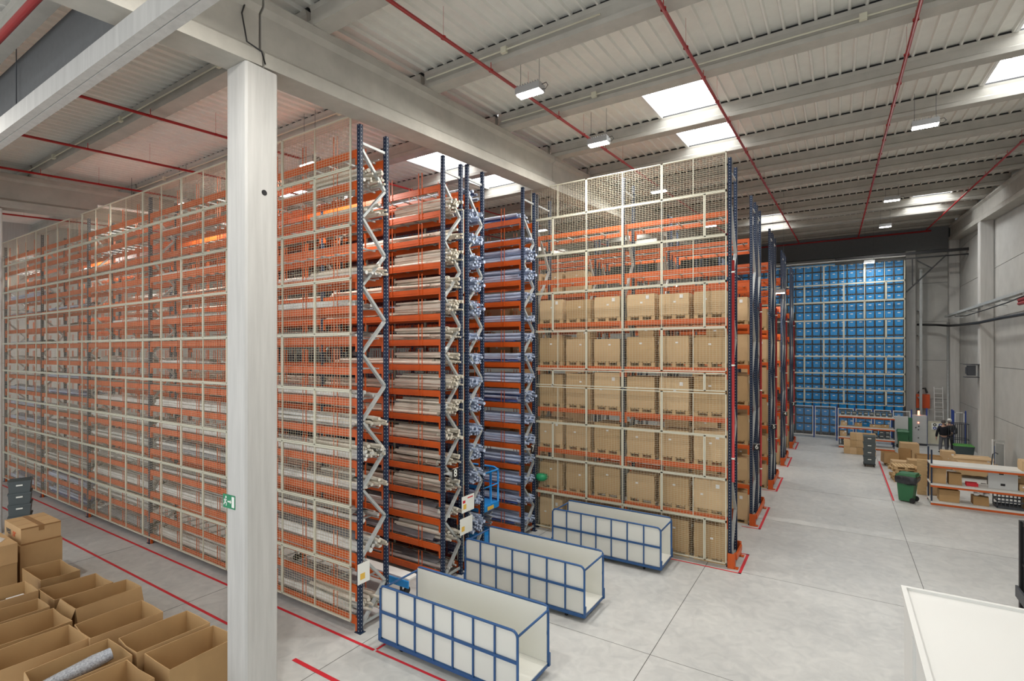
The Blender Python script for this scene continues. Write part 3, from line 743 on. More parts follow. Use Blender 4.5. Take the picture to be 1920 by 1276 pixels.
t = empty('unit_heater', 'grey wall heater in a bracket on the column side', 'heater', (5.62, 34.0, 4.55))
obj('casing', MB().box(-.18, -.15, -.2, .12, .2, .3).box(-.24, -.1, -.12, -.18, .15, .22).mesh('casing', 'steel_dark'), t)
obj('bracket', MB().box(-.3, -.25, .34, .25, .25, .38).box(-.3, -.25, -.30, .25, .25, -.26).mesh('bracket', 'steel_dark'), t)

# ------------------------------------------------------------------ packing shelves
def shelving(label, x0, x1, y0, y1, zs, h, mt_post='navy_plain'):
    r = empty('packing_shelf', label, 'shelf', (x0, y0, 0)); L, D = x1-x0, y1-y0
    for x in (.03, L-.03):
        for y in (.03, D-.03): obj('post', MB().cbox((x, y, h/2), (.05, .05, h)).mesh('post', mt_post), r)
    for z in zs:
        b = obj('shelf_board', MB().box(.0, -.03, z-.03, L, D+.03, z+.03).mesh('shelf_board', 'shelf_white'), r)
        for y in (-.02, D+.02): obj('beam', MB().box(0, y-.02, z-.095, L, y+.02, z-.032).mesh('beam', 'orange'), b)
shelving('white boarded orange shelf beside the green bin', 2.81, 5.75, 23.86, 24.7, (.10, .74, 1.45), 1.98)
shelving('white boarded orange shelf in front of the blue totes', .0, 2.62, 35.4, 36.1, (.12, .62, 1.22, 1.85), 1.9)
def cart(name, lb, x, y, z, w_, d_, h_, v=0, rz=0, grp=None):
    return tag(obj(name, carton_mesh(w_, d_, h_, v), None, (x, y, z), rz), lb, 'carton', grp)
_ob = {}
def open_box_mesh(L, W, Hh, v=0, flap=0, lean=0):
    k = (L, W, Hh, v, flap, lean)
    if k in _ob: return _ob[k]
    mb = MB(); a, b, t = W/2, L/2, .012; R = random.Random(v+5)
    j = [(R.uniform(-.02, .02), R.uniform(-.02, .02), R.uniform(-.03, .01)) for _ in range(4)]
    C = [(-a, -b), (a, -b), (a, b), (-a, b)]; O0 = [(x, y, 0) for x, y in C]; O1 = [(x+dx+lean, y+dy, Hh+dz) for (x, y), (dx, dy, dz) in zip(C, j)]
    s = lambda p, z=None: (p[0]*(1-t/a) if True else 0, p[1]*(1-t/b), p[2] if z is None else z)
    I1 = [(p[0]-t*(1 if p[0] > 0 else -1), p[1]-t*(1 if p[1] > 0 else -1), p[2]) for p in O1]; I0 = [(p[0]-t*(1 if p[0] > 0 else -1), p[1]-t*(1 if p[1] > 0 else -1), .03) for p in O0]
    # bowed walls: insert a mid column on each side
    for i in range(4):
        n = (i+1) % 4
        bow = R.uniform(-.03, .045)
        nx, ny = ((0, -1), (1, 0), (0, 1), (-1, 0))[i]
        def midp(p, q): return ((p[0]+q[0])/2+nx*bow, (p[1]+q[1])/2+ny*bow, (p[2]+q[2])/2)
        mo1, mi1 = midp(O1[i], O1[n]), midp(I1[i], I1[n])
        mo0 = tuple((O0[i][q]+O0[n][q])/2 for q in range(3)); mi0 = tuple((I0[i][q]+I0[n][q])/2 for q in range(3))
        for (A, B, C2, D, m) in ((O0[i], mo0, mo1, O1[i], 0), (mo0, O0[n], O1[n], mo1, 0), (I0[i], I1[i], mi1, mi0, 1), (mi0, mi1, I1[n], I0[n], 1), (O1[i], mo1, mi1, I1[i], 2), (mo1, O1[n], I1[n], mi1, 2)):
            mb.quad([A, B, C2, D], m)
    mb.quad(I0, 1); mb.quad(list(reversed(O0)), 0)
    if flap:
        p, q = O1[1], O1[2]; mb.quad([p, q, (q[0]+.12, q[1], q[2]-.30), (p[0]+.12, p[1], p[2]-.30)], 0)
        p, q = O1[0], O1[1]; mb.quad([p, q, (q[0], q[1]-.10, q[2]-.28), (p[0], p[1]-.10, p[2]-.28)], 0)
    _ob[k] = mb.mesh('open_carton', [['carton', 'carton_b', 'carton_c'][v % 3], 'carton_in', 'carton_b']); return _ob[k]
def obox(lb, x, y, z, L, W, Hh, v=0, rz=0, flap=0, name='open_carton'):
    return tag(obj(name, open_box_mesh(L, W, Hh, v, flap), None, (x, y, z), rz), lb, 'carton')
# goods on the near shelf
obox('tall open carton on middle shelf beside the green bin post', 3.05, 24.25, .775, .5, .42, .58, 1)
obox('open carton second along the middle shelf by green bin', 3.52, 24.2, .775, .42, .36, .42, 2)
tag(obj('white_board', MB().box(-.38, 0, 0, .38, .05, .68).box(-.06, -.003, .12, .06, 0, .2, 1).box(-.1, -.003, .5, .02, 0, .6, 1).mesh('white_board', ['cabinet', 'black']), None, (4.78, 24.05, .775)), 'pale grey panel with small black prints on middle shelf', 'panel')
cart('carton', 'small brown carton on middle shelf right of grey panel', 5.35, 24.25, .775, .28, .35, .22, 0)
cart('carton', 'brown carton standing behind the grey panel, middle shelf', 5.25, 24.5, .775, .35, .25, .55, 2)
tag(obj('document_stack', MB().box(-.2, -.15, 0, .2, .15, .05).box(-.19, -.15, .055, .2, .14, .11).box(-.2, -.14, .115, .18, .15, .17).mesh('document_stack', ['paper']), None, (5.52, 24.05, .775)), 'stack of white paper packs at right end of middle shelf', 'papers')
tag(obj('small_tray', MB().box(-.16, -.12, 0, .16, .12, .02).box(-.16, -.12, .02, .16, -.1, .12).box(-.16, .1, .02, .16, .12, .12).mesh('small_tray', 'tape_red'), None, (3.98, 24.15, .775)), 'low red framed tray on middle shelf beside cartons', 'tray')
obox('wide open carton on bottom shelf under tall cartons', 3.35, 24.25, .135, .5, .56, .42, 0)
obox('open carton stuffed with white paper on bottom shelf', 4.22, 24.25, .135, .45, .42, .32, 2)
mb = MB(); R = random.Random(4)
for i in range(14):
    x, y = R.uniform(-.22, .22), R.uniform(-.2, .15); mb.cbox((x, y, .40+R.uniform(-.02, .05)), (.1, .09, .07))
tag(obj('crumpled_paper', mb.mesh('crumpled_paper', 'paper'), None, (4.22, 24.2, .12)), 'crumpled white paper inside the bottom shelf carton', 'paper', kind='stuff')
def crate(lb, x, y, z, w_, d_, h_, m='steel_dark'):
    t = empty('plastic_crate', lb, 'crate', (x, y, z)); mb = MB().box(-w_/2, -d_/2, 0, w_/2, d_/2, .03)
    for zz in (.03, h_*.45, h_-.05):
        for (a, b, c, d) in ((-w_/2, -d_/2, w_/2, -d_/2+.025), (-w_/2, d_/2-.025, w_/2, d_/2), (-w_/2, -d_/2, -w_/2+.025, d_/2), (w_/2-.025, -d_/2, w_/2, d_/2)): mb.box(a, b, zz, c, d, zz+.05)
    n = 7
    for i in range(n+1):
        x_ = -w_/2+.012+(w_-.024)*i/n
        for y_ in (-d_/2+.012, d_/2-.012): mb.cbox((x_, y_, h_/2), (.03 if i in (0, n) else .015, .02, h_))
    obj('basket', mb.mesh('basket', m), t)
crate('black plastic crate on bottom shelf, middle of the orange shelf', 4.98, 24.25, .135, .75, .6, .52)
obox('open carton at right end of the bottom shelf', 5.5, 24.2, .135, .5, .36, .4, 1)
cart('carton', 'brown carton standing on top board of orange shelf, right end', 5.45, 24.2, 1.485, .42, .5, .34, 1)
# goods on far shelf
me_ts = tote_mesh('tote_grey', .24, .38, .22)
for i in range(9):
    tag(obj('small_bin', me_ts, None, (.2+.277*i, 35.7, 1.885)), 'small grey bin on the far shelf top, %s from its left end' % ORD[i], 'bin', 'small grey bins on the far shelf')
cart('carton', 'small carton at left end of the far shelf, second board', .25, 35.7, 1.255, .3, .3, .26, 1)
cart('carton', 'brown carton in the middle of far shelf, second board', .95, 35.75, 1.255, .34, .3, .2, 2)
cart('carton', 'flat carton on far shelf right of blue bin', 1.75, 35.7, 1.255, .5, .3, .16, 0); cart('carton', 'squat carton nearest right post on far shelf', 2.2, 35.75, 1.255, .35, .3, .18, 2)
tag(obj('small_bin', tote_mesh('tote_blue', .42, .34, .24), None, (1.28, 35.95, 1.255)), 'blue bin on the far shelf between brown cartons', 'bin')
cart('carton', 'carton at left of far shelf, third board', .22, 35.7, .655, .32, .4, .3, 1)
for i in range(3):
    for j in range(2):
        tag(obj('small_bin', me_ts, None, (1.75+.28*i, 35.62, .655+.225*j)), 'grey bin on far shelf low board, %s from left, %s' % (ORD[i], ['lower', 'upper'][j]), 'bin', 'small grey bins on the far shelf')
tag(obj('storage_tote', me_tg, None, (.3, 35.75, .155)), 'dark tote on the bottom board of the far shelf', 'tote')
# stacked tall cartons in front
for i in range(5):
    for j in range(2 if i == 0 else 3):
        cart('carton', 'upright brown carton, %s column from left, %s layer of floor stack' % (ORD[i], ['bottom', 'middle', 'top'][j]), .38+.285*i, 33.6, .002+.385*j, .275, .4, .375, 30+(i+j) % 3, grp='carton stack before the far shelf')
# tote tower on dolly
def tower(x, y, n, lb, blk=None, rz=0):
    t = empty('dolly', 'black wheeled dolly under '+lb, 'dolly', (x, y, 0), rz)
    obj('deck', MB().box(-.24, -.3, .10, .24, .3, .14).mesh('deck', 'black'), t)
    for a in (-.18, .18):
        for b in (-.22, .22): obj('wheel', MB().tube([(a-.02, b, .045), (a+.02, b, .045)], .045, 10).mesh('wheel', 'rubber'), t)
    me = tote_mesh('tote_grey', .5, .6, .33)
    for i in range(n): tag(obj('storage_tote', me, None, (x, y, .142+.333*i), rz), 'dark grey tote, %s up in %s' % (ORD[i], lb), 'tote', 'dark grey stacked totes')
tower(1.25, 30.35, 4, 'the tower on the clear aisle edge')
tower(-20.1, 4.95, 5, 'the tower by the far left column', rz=1.25)

# ------------------------------------------------------------------ clutter between the shelves
def wpal(lb, x, y, z=0, rz=0): return tag(obj('wooden_pallet', me_pal, None, (x, y, z), rz), lb, 'pallet')
wpal('wooden pallet under the torn cartons behind tote tower', 2.35, 31.0, 0, .2)
obox('open carton with torn flaps beside dark tote tower', 2.1, 31.1, .14, .55, .6, .5, 1, .2)
obox('open carton leaning in the heap behind torn flaps', 2.75, 31.6, .05, .6, .5, .75, 2, -.15)
cart('carton', 'long brown carton in the heap behind the green bin', 2.55, 29.9, .02, .95, .5, .45, 1, .1)
wpal('wooden pallet stack bottom one in front of long carton', 2.35, 27.6, 0, .1)
wpal('wooden pallet stack second one in front of long carton', 2.33, 27.62, .136, .2)
wpal('wooden pallet stack third one in front of long carton', 2.38, 27.58, .272, -.1)
wpal('wooden pallet stack fourth one in front of long carton', 2.32, 27.64, .408, .3)
wpal('wooden pallet stack top one in front of long carton', 2.36, 27.6, .544, .12)
def flat(lb, x, y, z, w_, d_, rz=0, ti=0):
    o = tag(obj('flattened_carton', MB().box(-w_/2, -d_/2, 0, w_/2, d_/2, .035).box(-w_/2+.03, -d_/2+.02, .036, w_/2, d_/2-.03, .06).mesh('flattened_carton', 'carton_b'), None, (x, y, z), rz), lb, 'carton')
    o.rotation_euler = (0, ti, rz); return o
for i, (x, y, z, rz, ti) in enumerate(((3.0, 27.3, .03, .2, .0), (3.02, 27.32, .12, .0, .06), (3.05, 27.3, .21, .3, .0), (3.0, 27.28, .31, -.1, .1), (3.04, 27.3, .44, .15, .12), (3.05, 27.33, .58, .05, .2))):
    flat('flattened carton, %s up in heap behind the green bin' % ORD[i], x, y, z, .75, .6, rz, ti)
cart('carton', 'big brown carton with open top behind the heaps', 3.05, 33.3, .01, .75, .6, .85, 0, .05)
obox('shallow open carton with green tape behind long carton', 3.6, 31.3, .0, .6, .95, .62, 1, .05)
cart('carton', 'long brown carton with red strap behind flattened heap', 3.25, 29.0, .01, 1.3, .55, .72, 2, .03)
cart('carton', 'brown carton standing behind the orange shelf posts', 4.35, 31.6, .01, .5, .5, .85, 1)
cart('carton', 'tall carton right behind the orange shelf first post', 3.12, 25.6, .01, .3, .4, .95, 1)
tag(obj('wooden_board', MB().box(-.15, 0, 0, .15, .04, 1.35).mesh('wooden_board', 'wood'), None, (2.72, 25.3, 0)), 'pale wooden board leaning left of orange shelf post', 'board')
wpal('wooden pallet under the long strapped cartons by the wall', 5.0, 30.6, 0, 0)
cart('carton', 'long strapped carton by the right wall, back one', 5.1, 31.6, .14, 1.5, .55, .55, 1, .03)
cart('carton', 'long strapped carton by the right wall, middle one', 5.2, 30.7, .14, 1.6, .6, .6, 1, .02)
cart('carton', 'long strapped carton by the right wall, front one', 5.1, 29.9, .14, 1.3, .5, .55, 0, .0)
t = empty('pallet_truck', 'pallet truck handle rising behind the orange shelf', 'pallet truck', (5.2, 28.2, 0))
obj('handle', MB().tube([(0, 0, .3), (.12, .1, 1.35), (.2, .1, 1.42), (.28, .1, 1.36)], .02, 8).mesh('handle', 'black'), t)
obj('fork', MB().box(-.25, -1.0, .06, -.1, .1, .12).mesh('fork', 'black'), t); obj('fork', MB().box(.1, -1.0, .06, .25, .1, .12).mesh('fork', 'black'), t)
obj('pump', MB().tube([(0, 0, .1), (0, 0, .45)], .08, 10).mesh('pump', 'black'), t); obj('wheel', MB().tube([(-.05, .05, .09), (.05, .05, .09)], .09, 12).mesh('wheel', 'rubber'), t)
t = empty('board_trolley', 'white panel trolley with blue sheet by the right wall', 'trolley', (5.85, 29.6, 0), .0)
obj('frame', MB().bar((-.3, 0, .1), (-.3, 0, 1.75), .04, .04).bar((.25, .9, .1), (.25, .9, 1.6), .04, .04).bar((-.3, 0, 1.75), (.25, .9, 1.6), .05, .08).bar((-.3, 0, .15), (.25, .9, .15), .05, .05).mesh('frame', 'white_paint'), t)
obj('panel', MB().hexa([(-.2, .1, .25), (.2, .8, .25), (.22, .78, .25), (-.18, .08, .25), (-.2, .1, 1.62), (.2, .8, 1.5), (.22, .78, 1.5), (-.18, .08, 1.62)]).mesh('panel', 'cabinet'), t)
obj('blue_sheet', MB().hexa([(-.22, .12, .45), (-.08, .37, .45), (-.07, .34, .45), (-.21, .09, .45), (-.22, .12, 1.5), (-.08, .37, 1.45), (-.07, .34, 1.45), (-.21, .09, 1.5)]).mesh('blue_sheet', 'cart_blue'), t)
obj('wheel', MB().tube([(-.33, .02, .05), (-.27, .02, .05)], .05, 10).mesh('wheel', 'rubber'), t); obj('wheel', MB().tube([(.22, .9, .05), (.28, .9, .05)], .05, 10).mesh('wheel', 'rubber'), t)
t = empty('roll_cage', 'dark green roll cage with a bright green lid box', 'roll cage', (5.40, 35.6, 0)); t.scale = (.85, 1, 1)
mb = MB()
for i in range(9):
    x = -.42+i*.84/8
    for y in (0, .7): mb.bar((x, y, .2), (x, y, 1.72), .02, .02)
for z in (.2, .9, 1.72):
    for y in (0, .7): mb.bar((-.44, y, z), (.44, y, z), .03, .03)
    for x in (-.44, .44): mb.bar((x, 0, z), (x, .7, z), .03, .03)
obj('cage', mb.mesh('cage', 'steel_dark'), t); obj('base', MB().box(-.45, -.02, .14, .45, .72, .19).mesh('base', 'steel_dark'), t)
for x in (-.36, .36):
    for y in (.08, .62): obj('wheel', MB().tube([(x-.02, y, .07), (x+.02, y, .07)], .07, 10).mesh('wheel', 'rubber'), t)
t = empty('waste_container', 'low dark container with bright green lid by the column', 'container', (5.45, 34.95, 0)); t.scale = (.82, 1, .95)
obj('body', MB().hexa([(-.4, -.25, .1), (.4, -.25, .1), (.4, .25, .1), (-.4, .25, .1), (-.48, -.3, .72), (.48, -.3, .72), (.48, .3, .72), (-.48, .3, .72)]).mesh('body', 'tote_dark'), t)
obj('lid', MB().hexa([(-.5, -.33, .72), (.5, -.33, .72), (.5, .33, .72), (-.5, .33, .72), (-.4, -.22, .80), (.4, -.22, .80), (.4, .22, .80), (-.4, .22, .80)]).mesh('lid', 'green_lid'), t)
for x in (-.35, .35): obj('wheel', MB().tube([(x-.03, 0, .07), (x+.03, 0, .07)], .07, 10).mesh('wheel', 'rubber'), t)
# wheelie bins
def wheelie(lb, x, y, rz, bag):
    t = empty('wheelie_bin', lb, 'bin', (x, y, 0), rz); t.scale = (.88, .85, 1)
    obj('body', MB().hexa([(-.22, -.26, .04), (.22, -.26, .04), (.22, .22, .04), (-.22, .22, .04), (-.29, -.34, .95), (.29, -.34, .95), (.29, .32, .95), (-.29, .32, .95)]).mesh('body', 'bin_green'), t)
    obj('rim', MB().box(-.31, -.36, .92, .31, .34, .97).mesh('rim', 'bin_green'), t)
    obj('lid', MB().hexa([(-.31, -.36, .975), (.31, -.36, .975), (.31, .36, .975), (-.31, .36, .975), (-.27, -.28, 1.05), (.27, -.28, 1.05), (.27, .34, 1.07), (-.27, .34, 1.07)]).mesh('lid', 'bin_green'), t)
    obj('handle', MB().tube([(-.25, .40, 1.0), (.25, .40, 1.0)], .018, 8).mesh('handle', 'bin_green'), t)
    for x_ in (-.27, .27): obj('wheel', MB().tube([(x_-.03, .24, .10), (x_+.03, .24, .10)], .10, 14).mesh('wheel', 'rubber'), t)
    if bag:
        mb = MB(); R = random.Random(2); n = 28; b = 0
        for r, z in ((1.0, .965), (1.10, .93), (1.12, .84), (1.04, .74), (1.0, .73)):
            for i in range(n):
                a = 2*math.pi*i/n; q = 1/max(abs(math.cos(a))/.31, abs(math.sin(a))/.35); mb.v.append((q*r*math.cos(a)*(1+R.uniform(-.02, .02)), q*r*math.sin(a), z+R.uniform(-.03, .03)*(z < .9)-(.06*math.cos(a) if z < .9 else 0)))
        for k in range(4):
            for i in range(n): mb.f.append((k*n+i, k*n+(i+1) % n, (k+1)*n+(i+1) % n, (k+1)*n+i)); mb.m.append(0); mb.sm.append(True)
        obj('bin_bag', mb.mesh('bin_bag', 'bag'), t)
wheelie('green wheelie bin with black bag standing in front of shelves', 2.15, 23.9, -1.9, True)
wheelie('green wheelie bin standing beside the control cabinet', 3.1, 37.0, 0, False)
t = empty('grey_cabinet', 'plain light grey cabinet between far shelf and control cabinet', 'cabinet', (3.1, 37.6, 0))
obj('body', MB().box(-.38, -.1, .05, .30, .3, 1.75).mesh('body', 'cabinet'), t); obj('side_panel', MB().box(.32, -.05, .05, .5, .3, 1.7).mesh('side_panel', 'bin_green'), t)

# ------------------------------------------------------------------ the two men
def person(x, y, rz, lb, top, legs, chain, cap=None, hair='hair', scale=1.0, holding=False):
    t = empty('person', lb, 'person', (x, y, 0), rz)
    def skin(name, V, E, R, mt, root=0, sub=2):
        me = bpy.data.meshes.new(name); me.from_pydata(V, E, []); me.materials.append(MATS[mt])
        o = obj(name, me, t)
        m = o.modifiers.new('s', 'SKIN'); m.use_smooth_shade = True
        sv = me.skin_vertices[0].data
        for i, r in enumerate(R): sv[i].radius = r if isinstance(r, tuple) else (r, r)
        sv[root].use_root = True
        o.modifiers.new('u', 'SUBSURF').levels = sub; o.modifiers['u'].render_levels = sub
        return o
    V, E, R = [], [], []
    def ch(pts, rad, start=None):
        prev = start
        for p, r in zip(pts, rad):
            V.append(p); R.append(r); k = len(V)-1
            if prev is not None: E.append((prev, k))
            prev = k
        return prev
    pel = ch([(0, 0, .96)], [(.15, .12)])
    ch([(0, .01, 1.12), (0, .0, 1.28), (0, 0, 1.42)], [(.14, .11), (.16, .11), (.12, .09)], pel); chest = 3
    neck = ch([(0, .01, 1.50), (0, -.01, 1.56)], [.055, .055], chest)
    ch([(0, -.015, 1.62), (0, -.02, 1.70), (0, -.015, 1.75)], [(.07, .08), (.078, .092), (.05, .06)], neck)
    for s in (-1, 1):
        A = chain['arm'][0 if s < 0 else 1]
        ch([(s*.19, 0, 1.42)]+A, [.062, .05, .043, .034, .03], chest)
        hnd = A[-1]
        wr = len(V)-1
        dirv = (Vector(A[-1])-Vector(A[-2])).normalized()
        sidev = dirv.cross(Vector((1, 0, .3))).normalized()
        for f in range(4):
            o_ = sidev*((f-1.5)*.019); b0 = Vector(hnd)+dirv*.045+o_; L_ = (.075, .085, .08, .06)[f]
            ch([tuple(b0), tuple(b0+dirv*L_*.55+Vector((0, -.006, 0))), tuple(b0+dirv*L_+Vector((0, -.018, 0)))], [.0095, .0085, .007], wr)
        ch([tuple(Vector(hnd)+sidev*.035+dirv*.015), tuple(Vector(hnd)+sidev*.055+dirv*.05)], [.011, .009], wr)
        Lg = chain['leg'][0 if s < 0 else 1]
        ch([(s*.09, 0, .86)]+Lg, [.085, .06, .055, .04, .035], pel)
    skin('body', V, E, R, 'skin')
    # clothes follow the same chains, slightly larger
    tv = [(0, 0, .93), (0, 0, 1.06), (0, .01, 1.22), (0, 0, 1.38), (0, 0, 1.47)]; te = [(0, 1), (1, 2), (2, 3), (3, 4)]; tr = [(.215, .17), (.21, .17), (.215, .16), (.175, .125), (.08, .07)]
    for s in (-1, 1):
        A = chain['arm'][0 if s < 0 else 1]; k = len(tv)
        tv += [(s*.18, 0, 1.41), A[0], A[1], tuple(Vector(A[1])*.35+Vector(A[2])*.65)]; te += [(3, k), (k, k+1), (k+1, k+2), (k+2, k+3)]; tr += [.08, .068, .06, .05]
    skin('jacket', tv, te, tr, top)
    lv = [(0, 0, .98)]; le = []; lr = [(.155, .13)]
    for s in (-1, 1):
        G = chain['leg'][0 if s < 0 else 1]; k = len(lv)
        lv += [(s*.09, 0, .86), G[0], G[1], (G[2][0], G[2][1], .12)]; le += [(0, k), (k, k+1), (k+1, k+2), (k+2, k+3)]; lr += [.105, .085, .075, .07]
    skin('trousers', lv, le, lr, legs)
    for s in (0, 1):
        G = chain['leg'][s][2]
        skin('shoe', [(G[0], G[1]+.04, .06), (G[0], G[1]-.08, .05), (G[0]*1.1, G[1]-.17, .04)], [(0, 1), (1, 2)], [(.05, .055), (.048, .042), (.042, .03)], 'boot', 0, 1)
    # face and hair
    obj('nose', MB().hexa([(-.013, -.105, 1.645), (.013, -.105, 1.645), (.013, -.09, 1.645), (-.013, -.09, 1.645), (-.006, -.10, 1.69), (.006, -.10, 1.69), (.006, -.085, 1.69), (-.006, -.085, 1.69)]).mesh('nose', 'skin'), t)
    for s in (-1, 1):
        obj('eye', MB().cbox((s*.03, -.107, 1.685), (.02, .012, .010)).mesh('eye', 'black'), t)
        obj('ear', MB().cbox((s*.083, -.005, 1.665), (.014, .035, .055)).mesh('ear', 'skin'), t)
    obj('mouth', MB().cbox((0, -.103, 1.62), (.045, .01, .008)).mesh('mouth', 'tape_red'), t)
    prof = [(.095, -.06), (.102, 0), (.092, .05), (.06, .085), (.001, .10)]
    obj('cap' if cap else 'hair', MB().lathe((0, .0, 1.70), prof, 18).mesh('hair', cap or hair), t)
    if cap: obj('cap_peak', MB().box(-.06, -.19, 1.705, .06, -.08, 1.72).mesh('cap_peak', cap), t)
    if holding: obj('clipboard', MB().box(-.02, -.42, 1.0, .16, -.40, 1.28).mesh('clipboard', 'paper'), t)
    t.scale = (scale,)*3
    return t
legs = [[(-.11, .0, .50), (-.12, .02, .28), (-.13, .03, .10), (-.13, .0, .07)], [(.12, -.02, .50), (.14, .0, .28), (.15, .02, .10), (.15, 0, .07)]]
person(4.85, 36.5, math.pi+.15, 'person seen from behind in black jacket and grey trousers', 'cloth_black', 'cloth_grey',
       dict(arm=[[(-.26, -.02, 1.20), (-.28, -.12, 1.0), (-.17, -.28, 1.0), (-.12, -.31, 1.01)], [(.26, .02, 1.20), (.30, .0, .98), (.29, -.08, .80), (.285, -.10, .75)]], leg=legs))
person(5.2, 37.2, -.45, 'person in dark work clothes and pale cap facing this way', 'cloth_dark', 'cloth_black',
       dict(arm=[[(-.26, -.04, 1.22), (-.26, -.18, 1.06), (-.16, -.34, 1.10), (-.10, -.37, 1.12)], [(.30, -.02, 1.20), (.32, -.16, 1.02), (.18, -.34, 1.06), (.12, -.38, 1.08)]], leg=legs), cap='sign_white', scale=1.02, holding=True)

# ------------------------------------------------------------------ cage trolleys in front
def cage_cart(lb, x0, x1, y0, y1):
    L, D = x1-x0, y1-y0; z0, z1 = .14, 1.15; r = .022
    t = empty('cage_trolley', lb, 'trolley', (x0, y0, 0), group='long white boarded cage trolleys')
    def arch(y, name):
        c = .10; P = [(0, y, z0)]
        P += [(0, y, z1-c)]+[(c-c*math.cos(a*math.pi/8), y, z1-c+c*math.sin(a*math.pi/8)) for a in range(1, 4)]+[(c, y, z1), (L-c, y, z1)]
        P += [(L-c+c*math.sin(a*math.pi/8), y, z1-c+c*math.cos(a*math.pi/8)) for a in range(1, 4)]+[(L, y, z1-c), (L, y, z0)]
        f = obj(name, MB().tube(P, r, 8).mesh(name, 'cart_blue'), t)
        return f
    fr = arch(0, 'front_frame'); bk = arch(D, 'back_frame')
    for i in range(1, 7):
        obj('upright_bar', MB().cbox((L*i/7, 0, (z0+z1)/2), (.028, .028, z1-z0)).mesh('upright_bar', 'cart_blue'), fr)
        obj('upright_bar', MB().cbox((L*i/7, D, (z0+z1)/2), (.022, .022, z1-z0)).mesh('upright_bar', 'cart_blue'), bk)
    obj('middle_rail', MB().cbox((L/2, -.008, (z0+z1)/2+.02), (L, .03, .045)).mesh('middle_rail', 'cart_blue'), fr)
    obj('middle_rail', MB().cbox((L/2, D+.008, (z0+z1)/2+.02), (L, .03, .045)).mesh('middle_rail', 'cart_blue'), bk)
    obj('front_board', MB().box(.02, .014, z0+.04, L-.02, .028, z1-.02).mesh('front_board', 'cart_white'), t)
    obj('back_board', MB().box(.03, D-.028, z0+.04, L-.02, D-.014, z1-.02).mesh('back_board', 'cart_white'), t)
    obj('floor_board', MB().box(0, .03, z0+.02, L, D-.03, z0+.04).mesh('floor_board', 'cart_white'), t)
    b = obj('base_frame', MB().box(-.01, -.02, z0-.035, L+.01, .03, z0+.02).box(-.01, D-.03, z0-.035, L+.01, D+.02, z0+.02).box(-.01, 0, z0-.035, .04, D, z0+.02).box(L-.04, 0, z0-.035, L+.01, D, z0+.02).box(L*.5-.02, 0, z0-.035, L*.5+.02, D, z0+.018).mesh('base_frame', 'cart_blue'), t)
    for x in (0, L): obj('top_bar', MB().tube([(x, 0, z1-.08), (x, D, z1-.08)], r*.9, 8).mesh('top_bar', 'cart_blue'), t)
    for x in (.45, L-.45):
        for y in (.10, D-.10):
            c = obj('caster', MB().tube([(x-.02, y, .05), (x+.02, y, .05)], .05, 12).mesh('caster', 'rubber'), t)
            obj('fork', MB().box(x-.03, y-.03, .08, x+.03, y+.03, z0-.03).mesh('fork', 'steel_dark'), c)
    for x in (0, L):
        for y in (0, D): obj('corner_stake', MB().cbox((x+(.022 if x else -.022), y, z0+.09), (.025, .05, .22)).mesh('corner_stake', 'cart_blue'), t)
cage_cart('white boarded cage trolley nearest the big column and rack end', -7.24, -4.22, 6.80, 7.80)
cage_cart('white boarded cage trolley, middle of the three in a row', -7.40, -4.36, 9.60, 10.58)
cage_cart('white boarded cage trolley standing before the pallet rack mesh', -6.74, -3.72, 12.72, 13.68)
# flat trolley in first aisle
t = empty('platform_trolley', 'blue platform trolley with white deck in the first narrow aisle', 'trolley', (-12.4, 8.35, 0))
obj('deck', MB().box(0, 0, .46, 4.4, .30, .50).mesh('deck', 'white_paint'), t)
obj('side_rail', MB().box(0, -.03, .30, 4.4, .0, .455).mesh('side_rail', 'lift_blue'), t)
for x in (.3, 4.1):
    for y in (.06, .24): obj('wheel', MB().box(x-.02, y-.02, .1, x+.02, y+.02, .46).tube([(x-.025, y, .09), (x+.025, y, .09)], .09, 12).mesh('wheel', 'rubber'), t)
# scissor lift
t = empty('scissor_lift', 'bright blue scissor lift in the aisle before number seven rack', 'lift', (-9.0, 11.9, 0))
obj('chassis', MB().box(-.75, -.38, .14, .75, .38, .42).mesh('chassis', 'lift_blue'), t)
for x in (-.55, .55):
    for y in (-.36, .36): obj('wheel', MB().tube([(x, y-.05, .14), (x, y+.05, .14)], .14, 14).mesh('wheel', 'rubber'), t)
for y in (-.26, .26):
    mb = MB()
    for k in range(4): mb.bar((-.55, y, .45+k*.15), (.55, y, .57+k*.15), .05, .04, 0).bar((.55, y+.05, .45+k*.15), (-.55, y+.05, .57+k*.15), .05, .04, 0)
    obj('scissor_arm', mb.mesh('scissor_arm', 'galv'), t)
obj('platform', MB().box(-.75, -.38, 1.08, .75, .38, 1.24).mesh('platform', 'lift_blue'), t)
for y in (-.36, .36):
    mb = MB(); c = .14
    P = [(-.73, y, 1.24), (-.73, y, 2.2-c), (-.73+c*.3, y, 2.2-c*.3), (-.73+c, y, 2.2), (.73-c, y, 2.2), (.73-c*.3, y, 2.2-c*.3), (.73, y, 2.2-c), (.73, y, 1.24)]
    mb.tube(P, .028, 8); mb.tube([(-.73, y, 1.75), (.73, y, 1.75)], .02, 6); mb.tube([(.45, y, 1.24), (.45, y, 2.2)], .02, 6); mb.tube([(-.45, y, 1.24), (-.45, y, 2.2)], .02, 6)
    obj('guard_rail', mb.mesh('guard_rail', 'lift_blue'), t)
obj('end_gate', MB().tube([(.74, -.36, 2.15), (.74, .36, 2.15)], .025, 8).tube([(.74, -.36, 1.75), (.74, .36, 1.75)], .02, 8).tube([(.74, 0, 1.24), (.74, 0, 2.15)], .02, 8).mesh('end_gate', 'lift_blue'), t)
